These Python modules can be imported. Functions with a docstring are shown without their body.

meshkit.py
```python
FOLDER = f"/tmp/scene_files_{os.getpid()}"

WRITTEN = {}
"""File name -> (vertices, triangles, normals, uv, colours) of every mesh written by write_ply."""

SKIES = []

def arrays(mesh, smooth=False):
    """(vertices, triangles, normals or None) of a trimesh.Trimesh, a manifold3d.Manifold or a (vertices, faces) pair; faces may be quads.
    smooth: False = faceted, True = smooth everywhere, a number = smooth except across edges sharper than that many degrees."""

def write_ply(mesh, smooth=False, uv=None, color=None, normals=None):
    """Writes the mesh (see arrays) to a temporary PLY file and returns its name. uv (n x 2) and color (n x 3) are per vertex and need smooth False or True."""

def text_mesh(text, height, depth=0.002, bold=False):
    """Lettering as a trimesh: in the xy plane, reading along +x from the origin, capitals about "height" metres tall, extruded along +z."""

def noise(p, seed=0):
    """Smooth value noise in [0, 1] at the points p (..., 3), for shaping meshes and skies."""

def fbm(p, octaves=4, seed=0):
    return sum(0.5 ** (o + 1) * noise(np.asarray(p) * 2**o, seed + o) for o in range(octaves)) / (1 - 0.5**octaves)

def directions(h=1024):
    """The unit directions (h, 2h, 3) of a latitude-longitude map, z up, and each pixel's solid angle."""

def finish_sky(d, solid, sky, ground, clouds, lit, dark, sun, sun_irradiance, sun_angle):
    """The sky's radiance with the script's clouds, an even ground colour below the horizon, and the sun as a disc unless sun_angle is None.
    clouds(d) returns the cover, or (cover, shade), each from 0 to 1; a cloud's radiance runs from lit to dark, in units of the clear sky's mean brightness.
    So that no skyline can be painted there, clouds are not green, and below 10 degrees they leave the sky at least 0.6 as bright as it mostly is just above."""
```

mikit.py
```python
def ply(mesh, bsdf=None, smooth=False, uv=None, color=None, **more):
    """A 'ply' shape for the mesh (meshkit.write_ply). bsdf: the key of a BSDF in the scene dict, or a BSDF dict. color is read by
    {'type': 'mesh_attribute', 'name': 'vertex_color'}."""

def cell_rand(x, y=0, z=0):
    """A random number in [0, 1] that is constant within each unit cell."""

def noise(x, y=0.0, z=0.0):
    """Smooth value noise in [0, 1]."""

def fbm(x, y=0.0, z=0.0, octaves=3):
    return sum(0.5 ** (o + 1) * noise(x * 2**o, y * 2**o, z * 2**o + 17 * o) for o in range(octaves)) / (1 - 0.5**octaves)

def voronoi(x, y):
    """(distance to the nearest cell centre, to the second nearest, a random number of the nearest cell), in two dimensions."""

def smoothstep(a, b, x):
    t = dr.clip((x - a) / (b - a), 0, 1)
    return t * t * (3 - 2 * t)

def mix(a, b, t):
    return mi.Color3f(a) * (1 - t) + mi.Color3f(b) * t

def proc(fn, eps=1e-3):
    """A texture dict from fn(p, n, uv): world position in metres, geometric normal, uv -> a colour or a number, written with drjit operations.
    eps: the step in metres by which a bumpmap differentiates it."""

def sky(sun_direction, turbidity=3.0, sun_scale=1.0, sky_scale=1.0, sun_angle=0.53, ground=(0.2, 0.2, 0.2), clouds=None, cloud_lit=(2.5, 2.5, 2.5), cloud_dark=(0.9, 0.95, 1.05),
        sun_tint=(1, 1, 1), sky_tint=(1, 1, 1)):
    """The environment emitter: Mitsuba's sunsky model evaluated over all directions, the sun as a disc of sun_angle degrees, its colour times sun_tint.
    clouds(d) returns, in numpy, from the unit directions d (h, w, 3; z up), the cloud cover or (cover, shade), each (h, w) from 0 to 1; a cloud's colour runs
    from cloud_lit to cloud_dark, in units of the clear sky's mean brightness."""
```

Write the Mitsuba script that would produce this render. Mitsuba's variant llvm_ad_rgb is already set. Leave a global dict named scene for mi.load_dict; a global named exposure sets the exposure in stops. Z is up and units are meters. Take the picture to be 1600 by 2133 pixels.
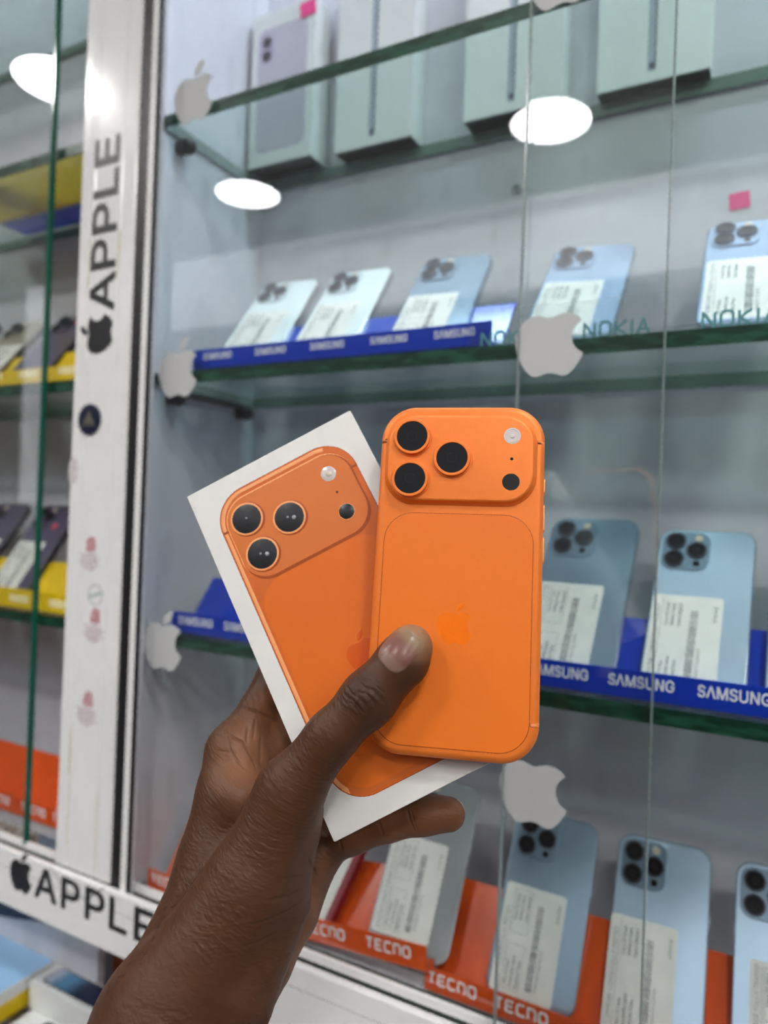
import math, random
import numpy as np
import trimesh, shapely
from shapely.geometry import Polygon, LineString, Point
from shapely.ops import unary_union
from shapely import affinity
import manifold3d as m3
import drjit as dr
import mitsuba as mi
import mikit, meshkit
from mikit import proc, noise, fbm, smoothstep, mix

random.seed(4)
scene, labels = {}, {}
T = mi.ScalarTransform4f
EYE = 1.45                                  # height of the camera above the floor; all z below are relative to it

# ------------------------------------------------------------------ camera, light, exposure
YAW, PITCH, ROLL = (math.radians(a) for a in (-28.05, 0.23, 2.13))
FW = np.array([math.sin(YAW) * math.cos(PITCH), math.cos(YAW) * math.cos(PITCH), math.sin(PITCH)])
R0 = np.array([math.cos(YAW), -math.sin(YAW), 0.0])
U0 = np.cross(R0, FW)
RT = R0 * math.cos(ROLL) + U0 * math.sin(ROLL)
UP = -R0 * math.sin(ROLL) + U0 * math.cos(ROLL)
eye = np.array([0, 0, EYE])
scene['camera'] = {'type': 'thinlens', 'fov_axis': 'x', 'fov': math.degrees(2 * math.atan(800 / 1480)),
                   'aperture_radius': 0.0020, 'focus_distance': 0.322, 'near_clip': 0.01, 'far_clip': 50.0,
                   'to_world': T().look_at(origin=eye.tolist(), target=(eye + FW).tolist(), up=UP.tolist())}
exposure = 0.62
STRIP_POWER = 64.0
LAMP_POWER = 50.0
SKY = 6.5
LAMPS = [(-.547, -.857), (-1.606, -.869), (-1.645, -.15), (.52, -.86), (1.58, -.86), (.45, -.12), (1.50, -.12)]  # first three are mirrored in the glass; the rest are unseen, added for light
CEIL = 1.10
# the shop is open to the street behind the photographer: even cloudy daylight comes in under the ceiling's edge
scene['sky'] = mikit.sky((.35, .75, .56), turbidity=6.0, sun_scale=0.0, sky_scale=SKY, ground=(.12, .12, .12), clouds=lambda d: .75 + .25 * meshkit.fbm(d * 3, 4), cloud_lit=(1.32, 1.3, 1.33), cloud_dark=(1.05, 1.05, 1.1))

# ------------------------------------------------------------------ materials
def rgb(*c): return {'type': 'rgb', 'value': list(c)}
def pr(c, rough=.5, spec=.5, metal=0., **k):
    d = {'type': 'principled', 'base_color': c if isinstance(c, dict) else rgb(*c), 'roughness': rough, 'specular': spec, 'metallic': metal, **k}
    return {'type': 'twosided', 'bsdf': d}
def bsdf(name, d): scene['m_' + name] = d

bsdf('ceiling', pr((.84, .84, .83), .8, .2))
bsdf('wall', pr((.50, .50, .52), .7, .2))
bsdf('floor', pr(proc(lambda p, n, uv: mix((.30, .29, .28), (.36, .35, .335), noise(p.x * 6, p.y * 6))), .25, .5))
bsdf('white_metal', pr(proc(lambda p, n, uv: mix((.79, .78, .775), (.83, .82, .815), fbm(p.x * 9, p.y * 9, p.z * 3))), .16, .5))
def laminate(p, n, uv):
    b = mix((.53, .535, .58), (.58, .585, .63), fbm(p.x * 14, p.y * 14, p.z * 9))
    return mix(b, (.42, .42, .45), .35 * smoothstep(.64, .80, noise(p.x * 55 + 3, p.y * 55, p.z * 20)))
bsdf('laminate', pr(proc(laminate), .34, .32))
bsdf('rubber', pr((.008, .008, .009), .45, .35))
bsdf('dark_grey', pr((.05, .06, .055), .5, .3))
bsdf('chrome', pr((.62, .62, .63), .2, .5, 1.0))
bsdf('dark_metal', pr((.045, .045, .045), .35, .5, .4))
def dirt(p, n, uv): return mix((.16, .14, .11), (.42, .39, .34), smoothstep(.35, .8, noise(p.x * 260, p.y * 200, p.z * 100)))
bsdf('dusty_track', pr(proc(dirt), .6, .3))
bsdf('pane', {'type': 'thindielectric', 'int_ior': 1.5, 'ext_ior': 1.0, 'specular_transmittance': rgb(.95, .97, .965)})
bsdf('shelf_sheet', {'type': 'thindielectric', 'int_ior': 1.5, 'ext_ior': 1.0, 'specular_transmittance': rgb(.68, .82, .77)})
bsdf('clear_plastic', {'type': 'thindielectric', 'int_ior': 1.35, 'ext_ior': 1.0, 'specular_transmittance': rgb(.97, .98, .98)})
def edge_green(p, n, uv):
    return mix((.004, .032, .018), (.014, .085, .046), smoothstep(.35, .8, fbm(p.x * 60, p.y * 60, p.z * 200)))
bsdf('edge_green', pr(proc(edge_green), .25, .35))
bsdf('edge_soft', pr((.13, .20, .165), .3, .35))
bsdf('edge_side', pr((.24, .29, .275), .3, .35))
bsdf('edge_pane', pr((.20, .24, .235), .2, .5))
bsdf('edge_teal', pr((.006, .095, .062), .15, .5))
bsdf('decal', pr((.50, .50, .505), .6, .2))
bsdf('black_vinyl', pr((.010, .010, .012), .4, .4))
bsdf('blue', pr((.006, .035, .40), .14, .5))
bsdf('orange_card', pr((.66, .080, .008), .22, .3))
bsdf('yellow_acrylic', {'type': 'principledthin', 'base_color': rgb(.86, .62, .04), 'roughness': .3, 'diff_trans': 1.0, 'spec_trans': 0.0})
bsdf('blue_acrylic', {'type': 'principledthin', 'base_color': rgb(.08, .11, .62), 'roughness': .3, 'diff_trans': 1.0, 'spec_trans': 0.0})
bsdf('yellow_card', pr((.72, .50, .01), .22, .5))
bsdf('white_ink', pr((.75, .77, .80), .6, .2))
bsdf('teal_ink', pr((.09, .27, .29), .5, .3))
bsdf('pale_yellow_ink', pr((.85, .74, .40), .6, .2))
bsdf('pink_card', pr((.70, .03, .20), .5, .3))
bsdf('label_paper', pr(proc(lambda p, n, uv: mix((.66, .68, .64), (.73, .74, .70), noise(p.x * 90, p.y * 90, p.z * 90))), .6, .3))
bsdf('ink', pr((.11, .12, .13), .6, .2))
bsdf('back_blue', pr((.27, .37, .47), .22, .5, .5, clearcoat=.3, clearcoat_gloss=.9))
bsdf('back_lightblue', pr((.52, .68, .84), .22, .5, .5, clearcoat=.3, clearcoat_gloss=.9))
bsdf('back_slate', pr((.22, .29, .37), .22, .45, .30, clearcoat=.2, clearcoat_gloss=.9))
bsdf('back_sky', pr((.29, .38, .53), .22, .45, .30, clearcoat=.2, clearcoat_gloss=.9))
bsdf('bump_blue', pr((.22, .31, .40), .20, .5, .5))
bsdf('bump_pale', pr((.50, .58, .60), .2, .5, .2))
bsdf('back_white', pr((.66, .74, .75), .12, .5, clearcoat=.5, clearcoat_gloss=.95))
bsdf('back_graphite', pr((.26, .28, .29), .14, .5, clearcoat=.4, clearcoat_gloss=.95))
bsdf('back_purple', pr((.085, .075, .13), .14, .5, clearcoat=.4, clearcoat_gloss=.95))
bsdf('back_olive', pr((.26, .25, .19), .2, .5))
bsdf('back_red', pr((.20, .004, .014), .16, .5, clearcoat=.4, clearcoat_gloss=.95))
bsdf('steel_blue', pr((.30, .38, .46), .18, .5, .85))
bsdf('steel', pr((.52, .53, .54), .2, .5, .85))
bsdf('frame_dark', pr((.045, .045, .06), .25, .5, .5))
bsdf('lens_glass', pr((.006, .006, .007), .10, .16))
bsdf('lens_iris', pr((.018, .017, .017), .45, .16))
bsdf('lens_glint', pr((.30, .31, .33), .2, .5))
bsdf('flash', pr((.55, .48, .36), .25, .5))
bsdf('flash_grey', pr((.56, .50, .48), .15, .6))
bsdf('paper_white', pr(proc(lambda p, n, uv: mix((.665, .65, .625), (.695, .68, .655), noise(p.x * 60, p.y * 60, p.z * 60))), .45, .35))
bsdf('box_white', pr((.66, .68, .665), .4, .4))
bsdf('print_lilac', pr((.44, .42, .48), .35, .4))
bsdf('print_lilac_bump', pr((.34, .31, .42), .35, .4))
bsdf('print_black', pr((.014, .014, .016), .3, .4))
bsdf('print_steel', pr((.30, .35, .40), .35, .4))
def orange_grain(c):
    return proc(lambda p, n, uv: mi.Color3f(*c) * (.97 + .06 * noise(p.x * 3000, p.y * 3000, p.z * 3000)))
bsdf('orange_alu', pr(orange_grain((.82, .195, .028)), .38, .4, .25))
bsdf('orange_glass', pr((.79, .175, .020), .32, .35))
bsdf('orange_logo', pr((.86, .165, .002), .28, .45))
bsdf('orange_band', pr((.62, .17, .04), .45, .4))
bsdf('orange_bright', pr((.86, .36, .14), .25, .6, .4))
bsdf('po_body', pr(orange_grain((.58, .125, .022)), .4, .3))
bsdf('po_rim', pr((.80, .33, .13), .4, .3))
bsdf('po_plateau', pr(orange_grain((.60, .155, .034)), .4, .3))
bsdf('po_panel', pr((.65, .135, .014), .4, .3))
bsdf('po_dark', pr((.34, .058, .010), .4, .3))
bsdf('po_logo', pr((.60, .095, .010), .4, .3))
bsdf('screen', pr((.01, .01, .012), .05, .5))
bsdf('pale_blue_print', pr((.33, .56, .82), .2, .5))
bsdf('navy', pr((.004, .007, .03), .3, .4))
bsdf('navy_print', pr((.012, .02, .065), .25, .5))
bsdf('brown_board', pr((.20, .048, .008), .4, .4))
bsdf('lamp_rim', pr((.8, .8, .8), .4, .4))
bsdf('lamp_face', {'type': 'diffuse', 'reflectance': rgb(.8, .8, .8)})
bsdf('ring_grey', pr((.30, .31, .32), .3, .5))

# ------------------------------------------------------------------ helpers
def cat(*ms): return trimesh.util.concatenate([m for m in ms if m is not None])
def key(name):
    if name not in scene and not any(k.startswith(name + '__') for k in scene): return name
    i = 1
    while f'{name}_{i:03d}' in scene or any(k.startswith(f'{name}_{i:03d}__') for k in scene): i += 1
    return f'{name}_{i:03d}'
def put(name, mesh, mat, parent=None, smooth=False, M=None, label=None, color=None):
    """One entry. mesh is a trimesh in camera-height coordinates, or a ply dict to share (then M places it)."""
    k = key(f'{parent}__{name}' if parent else name)
    if isinstance(mesh, dict): d = dict(mesh)
    else:
        d = mikit.ply(mesh, 'm_' + mat, smooth=smooth, color=color)
    if mat: d['bsdf'] = {'type': 'ref', 'id': 'm_' + mat}
    Mw = np.eye(4) if M is None else np.array(M, float)
    Mw = Mw.copy(); Mw[2, 3] += EYE
    d['to_world'] = T(Mw.tolist())
    scene[k] = d
    if label: labels[k] = {'label': label}
    return k
def thing(name, label, category, group=None):
    k = key(name)
    while k in labels:
        base = name; i = 1
        while f'{base}_{i:03d}' in labels: i += 1
        k = f'{base}_{i:03d}'
    labels[k] = {'label': label, 'category': category}
    if group: labels[k]['group'] = group
    return k
def tag(k, label, category, group=None):
    labels[k] = {'label': label, 'category': category}
    if group: labels[k]['group'] = group
def struct(name, mesh, mat, label, parent=None):
    k = put(name, mesh, mat, parent)
    labels[k] = {'label': label, 'kind': 'structure'}
    return k
def box(x0, x1, y0, y1, z0, z1, bev=0.):
    if bev:
        m = loft([(x1 - x0 - 2 * b, y1 - y0 - 2 * b, .0, z) for b, z in ((bev, 0), (0, bev), (0, z1 - z0 - bev), (bev, z1 - z0))], n=1)
        m.apply_translation([(x0 + x1) / 2, (y0 + y1) / 2, z0]); return m
    m = trimesh.creation.box([x1 - x0, y1 - y0, z1 - z0]); m.apply_translation([(x0 + x1) / 2, (y0 + y1) / 2, (z0 + z1) / 2]); return m
def rr(w, h, r, n=8):
    """rounded rectangle, counter-clockwise"""
    pts = []
    for cx, cy, a in ((w / 2 - r, h / 2 - r, 0), (-w / 2 + r, h / 2 - r, 90), (-w / 2 + r, -h / 2 + r, 180), (w / 2 - r, -h / 2 + r, 270)):
        for i in range(n + 1 if n > 1 else 1):
            t = math.radians(a + (90 * i / n if n > 1 else 45)); pts.append((cx + r * math.cos(t), cy + r * math.sin(t)))
    return np.array(pts)
def loft_pts(rings):
    N = len(rings[0]); v = np.vstack(rings); f = []
    for i in range(len(rings) - 1):
        a = i * N + np.arange(N); b = i * N + (np.arange(N) + 1) % N
        f.append(np.stack([a, b, b + N], 1)); f.append(np.stack([a, b + N, a + N], 1))
    c0, c1 = len(v), len(v) + 1
    v = np.vstack([v, rings[0].mean(0), rings[-1].mean(0)])
    j = np.arange(N); k = (j + 1) % N
    f.append(np.stack([np.full(N, c0), k, j], 1)); f.append(np.stack([np.full(N, c1), (len(rings) - 1) * N + j, (len(rings) - 1) * N + k], 1))
    return trimesh.Trimesh(v, np.vstack(f), process=False)
def loft(rings, n=8, cx=0., cy=0.):
    """rings: (w, h, corner radius, z)"""
    out = []
    for w, h, r, z in rings:
        p = rr(w, h, max(r, 1e-5), n) + [cx, cy]; out.append(np.column_stack([p, np.full(len(p), z)]))
    return loft_pts(out)
def slab(w, h, r, z0, z1, b0=0., b1=0., n=8, cx=0., cy=0., seg=3):
    """rounded slab from z0 to z1 with its bottom and top edges rounded by b0 and b1"""
    rg = []
    if b0:
        for i in range(seg + 1):
            a = math.pi / 2 * i / seg; d = b0 * (1 - math.sin(a)); rg.append((w - 2 * d, h - 2 * d, r - d, z0 + b0 * (1 - math.cos(a))))
    else: rg.append((w, h, r, z0))
    if b1:
        for i in range(seg + 1):
            a = math.pi / 2 * i / seg; d = b1 * (1 - math.cos(a)); rg.append((w - 2 * d, h - 2 * d, r - d, z1 - b1 * (1 - math.sin(a))))
    else: rg.append((w, h, r, z1))
    return loft(rg, n, cx, cy)
def disc(r, z0, z1, cx=0., cy=0., b=0., n=8): return slab(2 * r, 2 * r, r - 1e-6, z0, z1, 0, b, n, cx, cy, 2)
def ring(r0, r1, z0, z1, cx=0., cy=0., n=32):
    a = np.arange(n) * 2 * np.pi / n; c = np.stack([np.cos(a), np.sin(a)], 1)
    L = [np.column_stack([c * r + [cx, cy], np.full(n, z)]) for r, z in ((r1, z0), (r1, z1 - .15 * (r1 - r0)), (r1 - .15 * (r1 - r0), z1), (r0 + .15 * (r1 - r0), z1), (r0, z1 - .15 * (r1 - r0)), (r0, z0))]
    v = np.vstack(L); f = []
    for i in range(6):
        p = i * n + np.arange(n); q = i * n + (np.arange(n) + 1) % n; o = (((i + 1) % 6) - i) * n
        f += [np.stack([p, q, q + o], 1), np.stack([p, q + o, p + o], 1)]
    return trimesh.Trimesh(v, np.vstack(f), process=False)
def extrude(poly, z0, z1):
    gs = [g for g in getattr(poly, 'geoms', [poly]) if g.area > 0]
    m = cat(*[trimesh.creation.extrude_polygon(g, z1 - z0, engine='earcut') for g in gs]); m.apply_translation([0, 0, z0]); return m
def mv(m, M): m = m.copy(); m.apply_transform(np.array(M)); return m
def frame(o, yaw=0., tilt=0., roll=0.):
    """local x to the right, y up (leaning back by tilt), z towards the shop"""
    cy, sy, ct, st, cr, sr = *(f(math.radians(a)) for a in (yaw,) for f in (math.cos, math.sin)), *(f(math.radians(a)) for a in (tilt,) for f in (math.cos, math.sin)), *(f(math.radians(a)) for a in (roll,) for f in (math.cos, math.sin))
    Rz = np.array([[cy, -sy, 0], [sy, cy, 0], [0, 0, 1]])
    B = np.stack([[1, 0, 0], [0, st, ct], [0, -ct, st]], 1)
    M = np.eye(4); M[:3, :3] = Rz @ B @ np.array([[cr, -sr, 0], [sr, cr, 0], [0, 0, 1]]); M[:3, 3] = o
    return M
def scale(x, y=None, z=1.): return np.diag([x, x if y is None else y, z, 1.])
def shift(x, y, z=0.): M = np.eye(4); M[:3, 3] = (x, y, z); return M
def turn(a):
    a = math.radians(a); M = np.eye(4); M[:2, :2] = [[math.cos(a), -math.sin(a)], [math.sin(a), math.cos(a)]]; return M
def text(s, h, depth=.0003, bold=False, center=True, sx=1., ang=0.):
    m = meshkit.text_mesh(s, h, depth, bold)
    if center:
        b = m.bounds; m.apply_translation([-(b[0][0] + b[1][0]) / 2, -(b[0][1] + b[1][1]) / 2, 0])
    return mv(m, turn(ang) @ scale(sx, 1))
def bez(p0, segs, n=6):
    out, p = [], np.array(p0, float)
    out.append(p)
    for s in segs:
        a, b, c = (p + np.array(s[i:i + 2]) for i in (0, 2, 4))
        for t in np.arange(1, n + 1) / n: out.append((1 - t)**3 * p + 3 * t * (1 - t)**2 * a + 3 * t * t * (1 - t) * b + t**3 * c)
        p = c
    return np.array(out)
BODY = bez((150.37, 130.25), [(-2.45, 5.66, -5.35, 10.87, -8.71, 15.66), (-4.58, 6.53, -8.33, 11.05, -11.22, 13.56), (-4.48, 4.12, -9.28, 6.23, -14.42, 6.35), (-3.69, 0, -8.14, -1.05, -13.32, -3.18),
    (-5.2, -2.12, -9.97, -3.17, -14.34, -3.17), (-4.58, 0, -9.49, 1.05, -14.75, 3.17), (-5.26, 2.13, -9.5, 3.24, -12.74, 3.35), (-4.93, .21, -9.84, -1.96, -14.75, -6.52), (-3.13, -2.73, -7.05, -7.41, -11.74, -14.04),
    (-5.03, -7.08, -9.17, -15.29, -12.41, -24.65), (-3.47, -10.11, -5.21, -19.9, -5.21, -29.38), (0, -10.86, 2.35, -20.22, 7.05, -28.07), (3.69, -6.3, 8.61, -11.28, 14.76, -14.93), (6.15, -3.65, 12.79, -5.51, 19.95, -5.63),
    (3.92, 0, 9.05, 1.21, 15.43, 3.59), (6.36, 2.39, 10.45, 3.6, 12.24, 3.6), (1.34, 0, 5.88, -1.42, 13.57, -4.24), (7.28, -2.62, 13.42, -3.7, 18.45, -3.28), (13.63, 1.1, 23.87, 6.47, 30.68, 16.15), (-12.19, 7.39, -18.22, 17.73, -18.1, 31.0),
    (.11, 10.34, 3.86, 18.94, 11.23, 25.77), (3.34, 3.17, 7.07, 5.62, 11.22, 7.36)])
LEAF = bez((119.11, 7.24), [(0, 8.1, -2.96, 15.67, -8.86, 22.67), (-7.12, 8.32, -15.73, 13.13, -25.07, 12.38), (-.12, -.97, -.19, -2.0, -.19, -3.07), (0, -7.78, 3.39, -16.1, 9.4, -22.91), (3.0, -3.45, 6.82, -6.31, 11.45, -8.6), (4.62, -2.25, 8.99, -3.5, 13.1, -3.71)])
FRUIT = unary_union([Polygon(BODY).buffer(0), Polygon(LEAF).buffer(0)])
FRUIT = affinity.scale(affinity.translate(FRUIT, -87, -104), 1 / 128, -1 / 128, origin=(0, 0))      # body about one unit wide, leaf up
def fruit(w, depth=.0003, leaf=True): return mv(extrude(FRUIT if leaf else max(FRUIT.geoms, key=lambda g: g.area), 0, 1), scale(w, w, depth))

# ------------------------------------------------------------------ the room
SF = -1.30                                  # where the shop ends and the street begins
struct('floor', box(-3.4, 2.6, SF - 4.2, .9, -EYE - .08, -EYE), 'floor', 'shop floor and street')
struct('ceiling', box(-3.4, 2.6, SF, .9, CEIL, CEIL + .08), 'ceiling', 'white shop ceiling')
struct('wall_back', box(-3.4, 2.6, .80, .9, -EYE, CEIL), 'wall', 'wall behind the display cabinet')
bsdf('side_wall', pr((.20, .19, .19), .6, .2))
struct('wall_left', box(-3.5, -3.4, SF, .9, -EYE, CEIL + .08), 'side_wall', 'side wall of the shop')
struct('wall_right', box(2.6, 2.7, SF, .9, -EYE, CEIL + .08), 'side_wall', 'side wall of the shop')
bsdf('street_wall', pr((.10, .095, .09), .8, .2))
struct('wall_street', box(-9, 9, SF - 4.4, SF - 4.2, -EYE, 2.2), 'street_wall', 'dark wall across the street')
bsdf('dark_wood', pr((.055, .045, .04), .4, .4))
def counter(label, x0, x1, y0, y1):  # unseen counters, added to darken what the glass reflects low down
    c = thing('added_counter', label, 'counter')
    put('carcass', box(x0, x1, y0, y1, -EYE, -.20, .01), 'dark_wood', c); put('top', box(x0 - .03, x1 + .03, y0 - .03, y1 + .03, -.1995, -.165, .006), 'dark_wood', c)
counter('added unseen dark counter at the open front behind the camera', -1.2, 1.6, -1.28, -.90)
counter('added unseen dark counter along the side wall', -3.36, -2.85, -1.2, .4)
for i, (x, y) in enumerate(LAMPS):
    lamp = thing('ceiling_lamp', ('round ceiling light mirrored as the bright oval between the two pane edges', 'round ceiling light mirrored as the oval under the lilac box', 'round ceiling light mirrored in the left bay pane')[i] if i < 3 else ('added unseen ceiling light behind the photographer to the right', 'added unseen ceiling light furthest right over the shop front', 'added unseen ceiling light close to the cabinet, right of the photographer', 'added unseen ceiling light over the right end of the cabinet')[i - 3], 'ceiling light', 'round ceiling lights')
    M = shift(x, y, CEIL) @ np.diag([1, -1, -1, 1.])
    put('rim', mv(ring(.108, .120, 0, .012, n=40), M), 'lamp_rim', lamp, 30)
    k = put('diffuser', mv(disc(.108, .0, .009, n=10), M), 'lamp_face', lamp)
    scene[k]['emitter'] = {'type': 'area', 'radiance': rgb(LAMP_POWER, LAMP_POWER * .985, LAMP_POWER * .95)}

# ------------------------------------------------------------------ display cabinet: two bays with a mullion between
cab = thing('display_cabinet', 'white aluminium display cabinet with two glazed bays and a lettered post', 'display cabinet')
XS, YB, TOP = -.562, .700, .95                # side panel of the right bay, back panel, top
put('back_panel', box(XS - .012, .62, YB, YB + .012, -.56, TOP), 'laminate', cab)
put('back_panel', box(-1.40, -.64, YB, YB + .012, -.56, TOP), 'laminate', cab)
put('side_panel', box(XS - .012, XS, .532, YB, -.395, TOP), 'laminate', cab)
put('side_panel', box(-.652, -.640, .532, YB, -.395, TOP), 'laminate', cab)
put('side_panel', box(.62, .632, .532, YB + .012, -.56, TOP), 'laminate', cab)
put('side_panel', box(-1.412, -1.40, .532, YB + .012, -.56, TOP), 'laminate', cab)
put('floor_panel', box(XS, .62, .550, YB, -.411, -.395, .001), 'laminate', cab)
put('floor_panel', box(-1.40, -.652, .552, YB, -.388, -.372, .001), 'laminate', cab)
# the mullion: an aluminium section with shallow grooves along it
def prism_z(pts, z0, z1): return extrude(Polygon(pts), z0, z1)
prof = [(-.655, .532), (-.655, .5135), (-.6535, .512), (-.6405, .512), (-.6395, .5128), (-.6385, .512), (-.6335, .512), (-.6325, .5130), (-.6315, .512), (-.5930, .512), (-.5920, .5130), (-.5910, .512), (-.5740, .512), (-.5725, .5135), (-.5725, .532)]
mul = put('mullion', prism_z(prof, -.3835, TOP), 'white_metal', cab, label='white aluminium post with black lettering')
F = frame((-.6175, .512, 0))                 # x along the post's face, y up
pen = 'black_vinyl'
put('lettering', mv(text('APPLE', .0350, .0004, True, sx=1.24, ang=90), frame((-.6160, .5119, .2925))), pen, mul, label='black capitals reading up the post')
put('fruit_decal', mv(fruit(.0385, .0004), frame((-.6170, .5119, .1785)) @ turn(90)), pen, mul, label='black bitten fruit silhouette')
bsdf('badge_gold', pr((.11, .105, .07), .4, .4))
bd = put('round_badge', mv(disc(.0165, 0, .0022, b=.0012, n=10), frame((-.6265, .5118, .0885)) ), 'navy', mul, 30, label='round dark blue badge')
put('badge_print', mv(cat(extrude(Polygon([(-.008, -.004), (.009, -.005), (.001, .009)]), .0021, .0025), extrude(Polygon([(-.011, -.007), (.011, -.0065), (.011, -.0055), (-.011, -.006)]), .0021, .0025)), frame((-.6265, .5118, .0885))), 'badge_gold', mul)
bsdf('stamp_red', pr(proc(lambda p, n, uv: mix((.46, .15, .19), (.70, .56, .57), smoothstep(.40, .72, noise(p.x * 700, p.y * 300, p.z * 900)))), .5, .3))
bsdf('stamp_pale', pr(proc(lambda p, n, uv: mix((.50, .40, .43), (.74, .70, .70), smoothstep(.35, .62, noise(p.x * 500 + 9, p.y * 300, p.z * 1100)))), .5, .3))
bsdf('stamp_grey', pr((.46, .51, .50), .5, .3))
def stamp(x, z, parent, s=1.5):
    O = frame((x, .5119, z))
    a = extrude(unary_union([Polygon([(-.004 * s, .002 * s), (.006 * s, .0015 * s), (.0052 * s, .011 * s), (.0005 * s, .0125 * s), (-.003 * s, .009 * s)]), Point(.001 * s, .007 * s).buffer(.0042 * s)]), 0, .0003)
    b = extrude(unary_union([affinity.scale(Point(0, -.0055 * s).buffer(.0085 * s, 10), 1, .8)] + [LineString([(-.0105 * s + .002 * s * (i % 2), (-.0005 - .0024 * i) * s), (.0085 * s + .002 * s * (i % 2), (-.0010 - .0024 * i) * s)]).buffer(.0006 * s) for i in range(4)]), 0, .0002)
    k = put('worn_sticker', mv(b, O), 'stamp_pale', parent, label='worn pinkish sticker mark')
    put('worn_print', mv(a, O), 'stamp_red', parent, label='faded red sticker print')
stamp(-.6195, -.052, mul); stamp(-.6090, -.126, mul); stamp(-.6150, -.213, mul)
put('worn_sticker', mv(extrude(affinity.scale(Point(0, 0).buffer(.009, 10), .75, 1.6), 0, .0003), frame((-.650, .5119, .035))), 'stamp_pale', mul, label='worn pinkish sticker mark at the edge')
put('round_sticker', mv(cat(ring(.0092, .0112, 0, .0003), extrude(unary_union([LineString([(-.007, -.002), (.007, .002)]).buffer(.002)]), 0, .0003)), frame((-.6085, .5119, -.094))), 'stamp_grey', mul, label='small round grey sticker')
bsdf('glue_stain', pr((.66, .60, .48), .5, .3))
def stain(x, z, w, h, seed):
    rng = np.random.default_rng(seed); n = 9
    L = [(-w / 2 * rng.uniform(.4, 1), h * (i / n - .5)) for i in range(n + 1)]; Rr = [(w / 2 * rng.uniform(.3, 1), h * (i / n - .5)) for i in range(n + 1)]
    put('glue_stain', mv(extrude(Polygon(L + Rr[::-1]), 0, .00015), frame((x, .5119, z))), 'glue_stain', mul, label='yellowed strip of old glue')
for a in ((-.6375, -.262, .005, .050, 1), (-.6372, -.325, .0022, .070, 2), (-.594, -.326, .0026, .055, 3), (-.5945, -.365, .0016, .024, 4), (-.6365, .255, .003, .050, 5), (-.5935, .268, .004, .030, 6), (-.594, .245, .003, .024, 7)): stain(*a)
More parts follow.
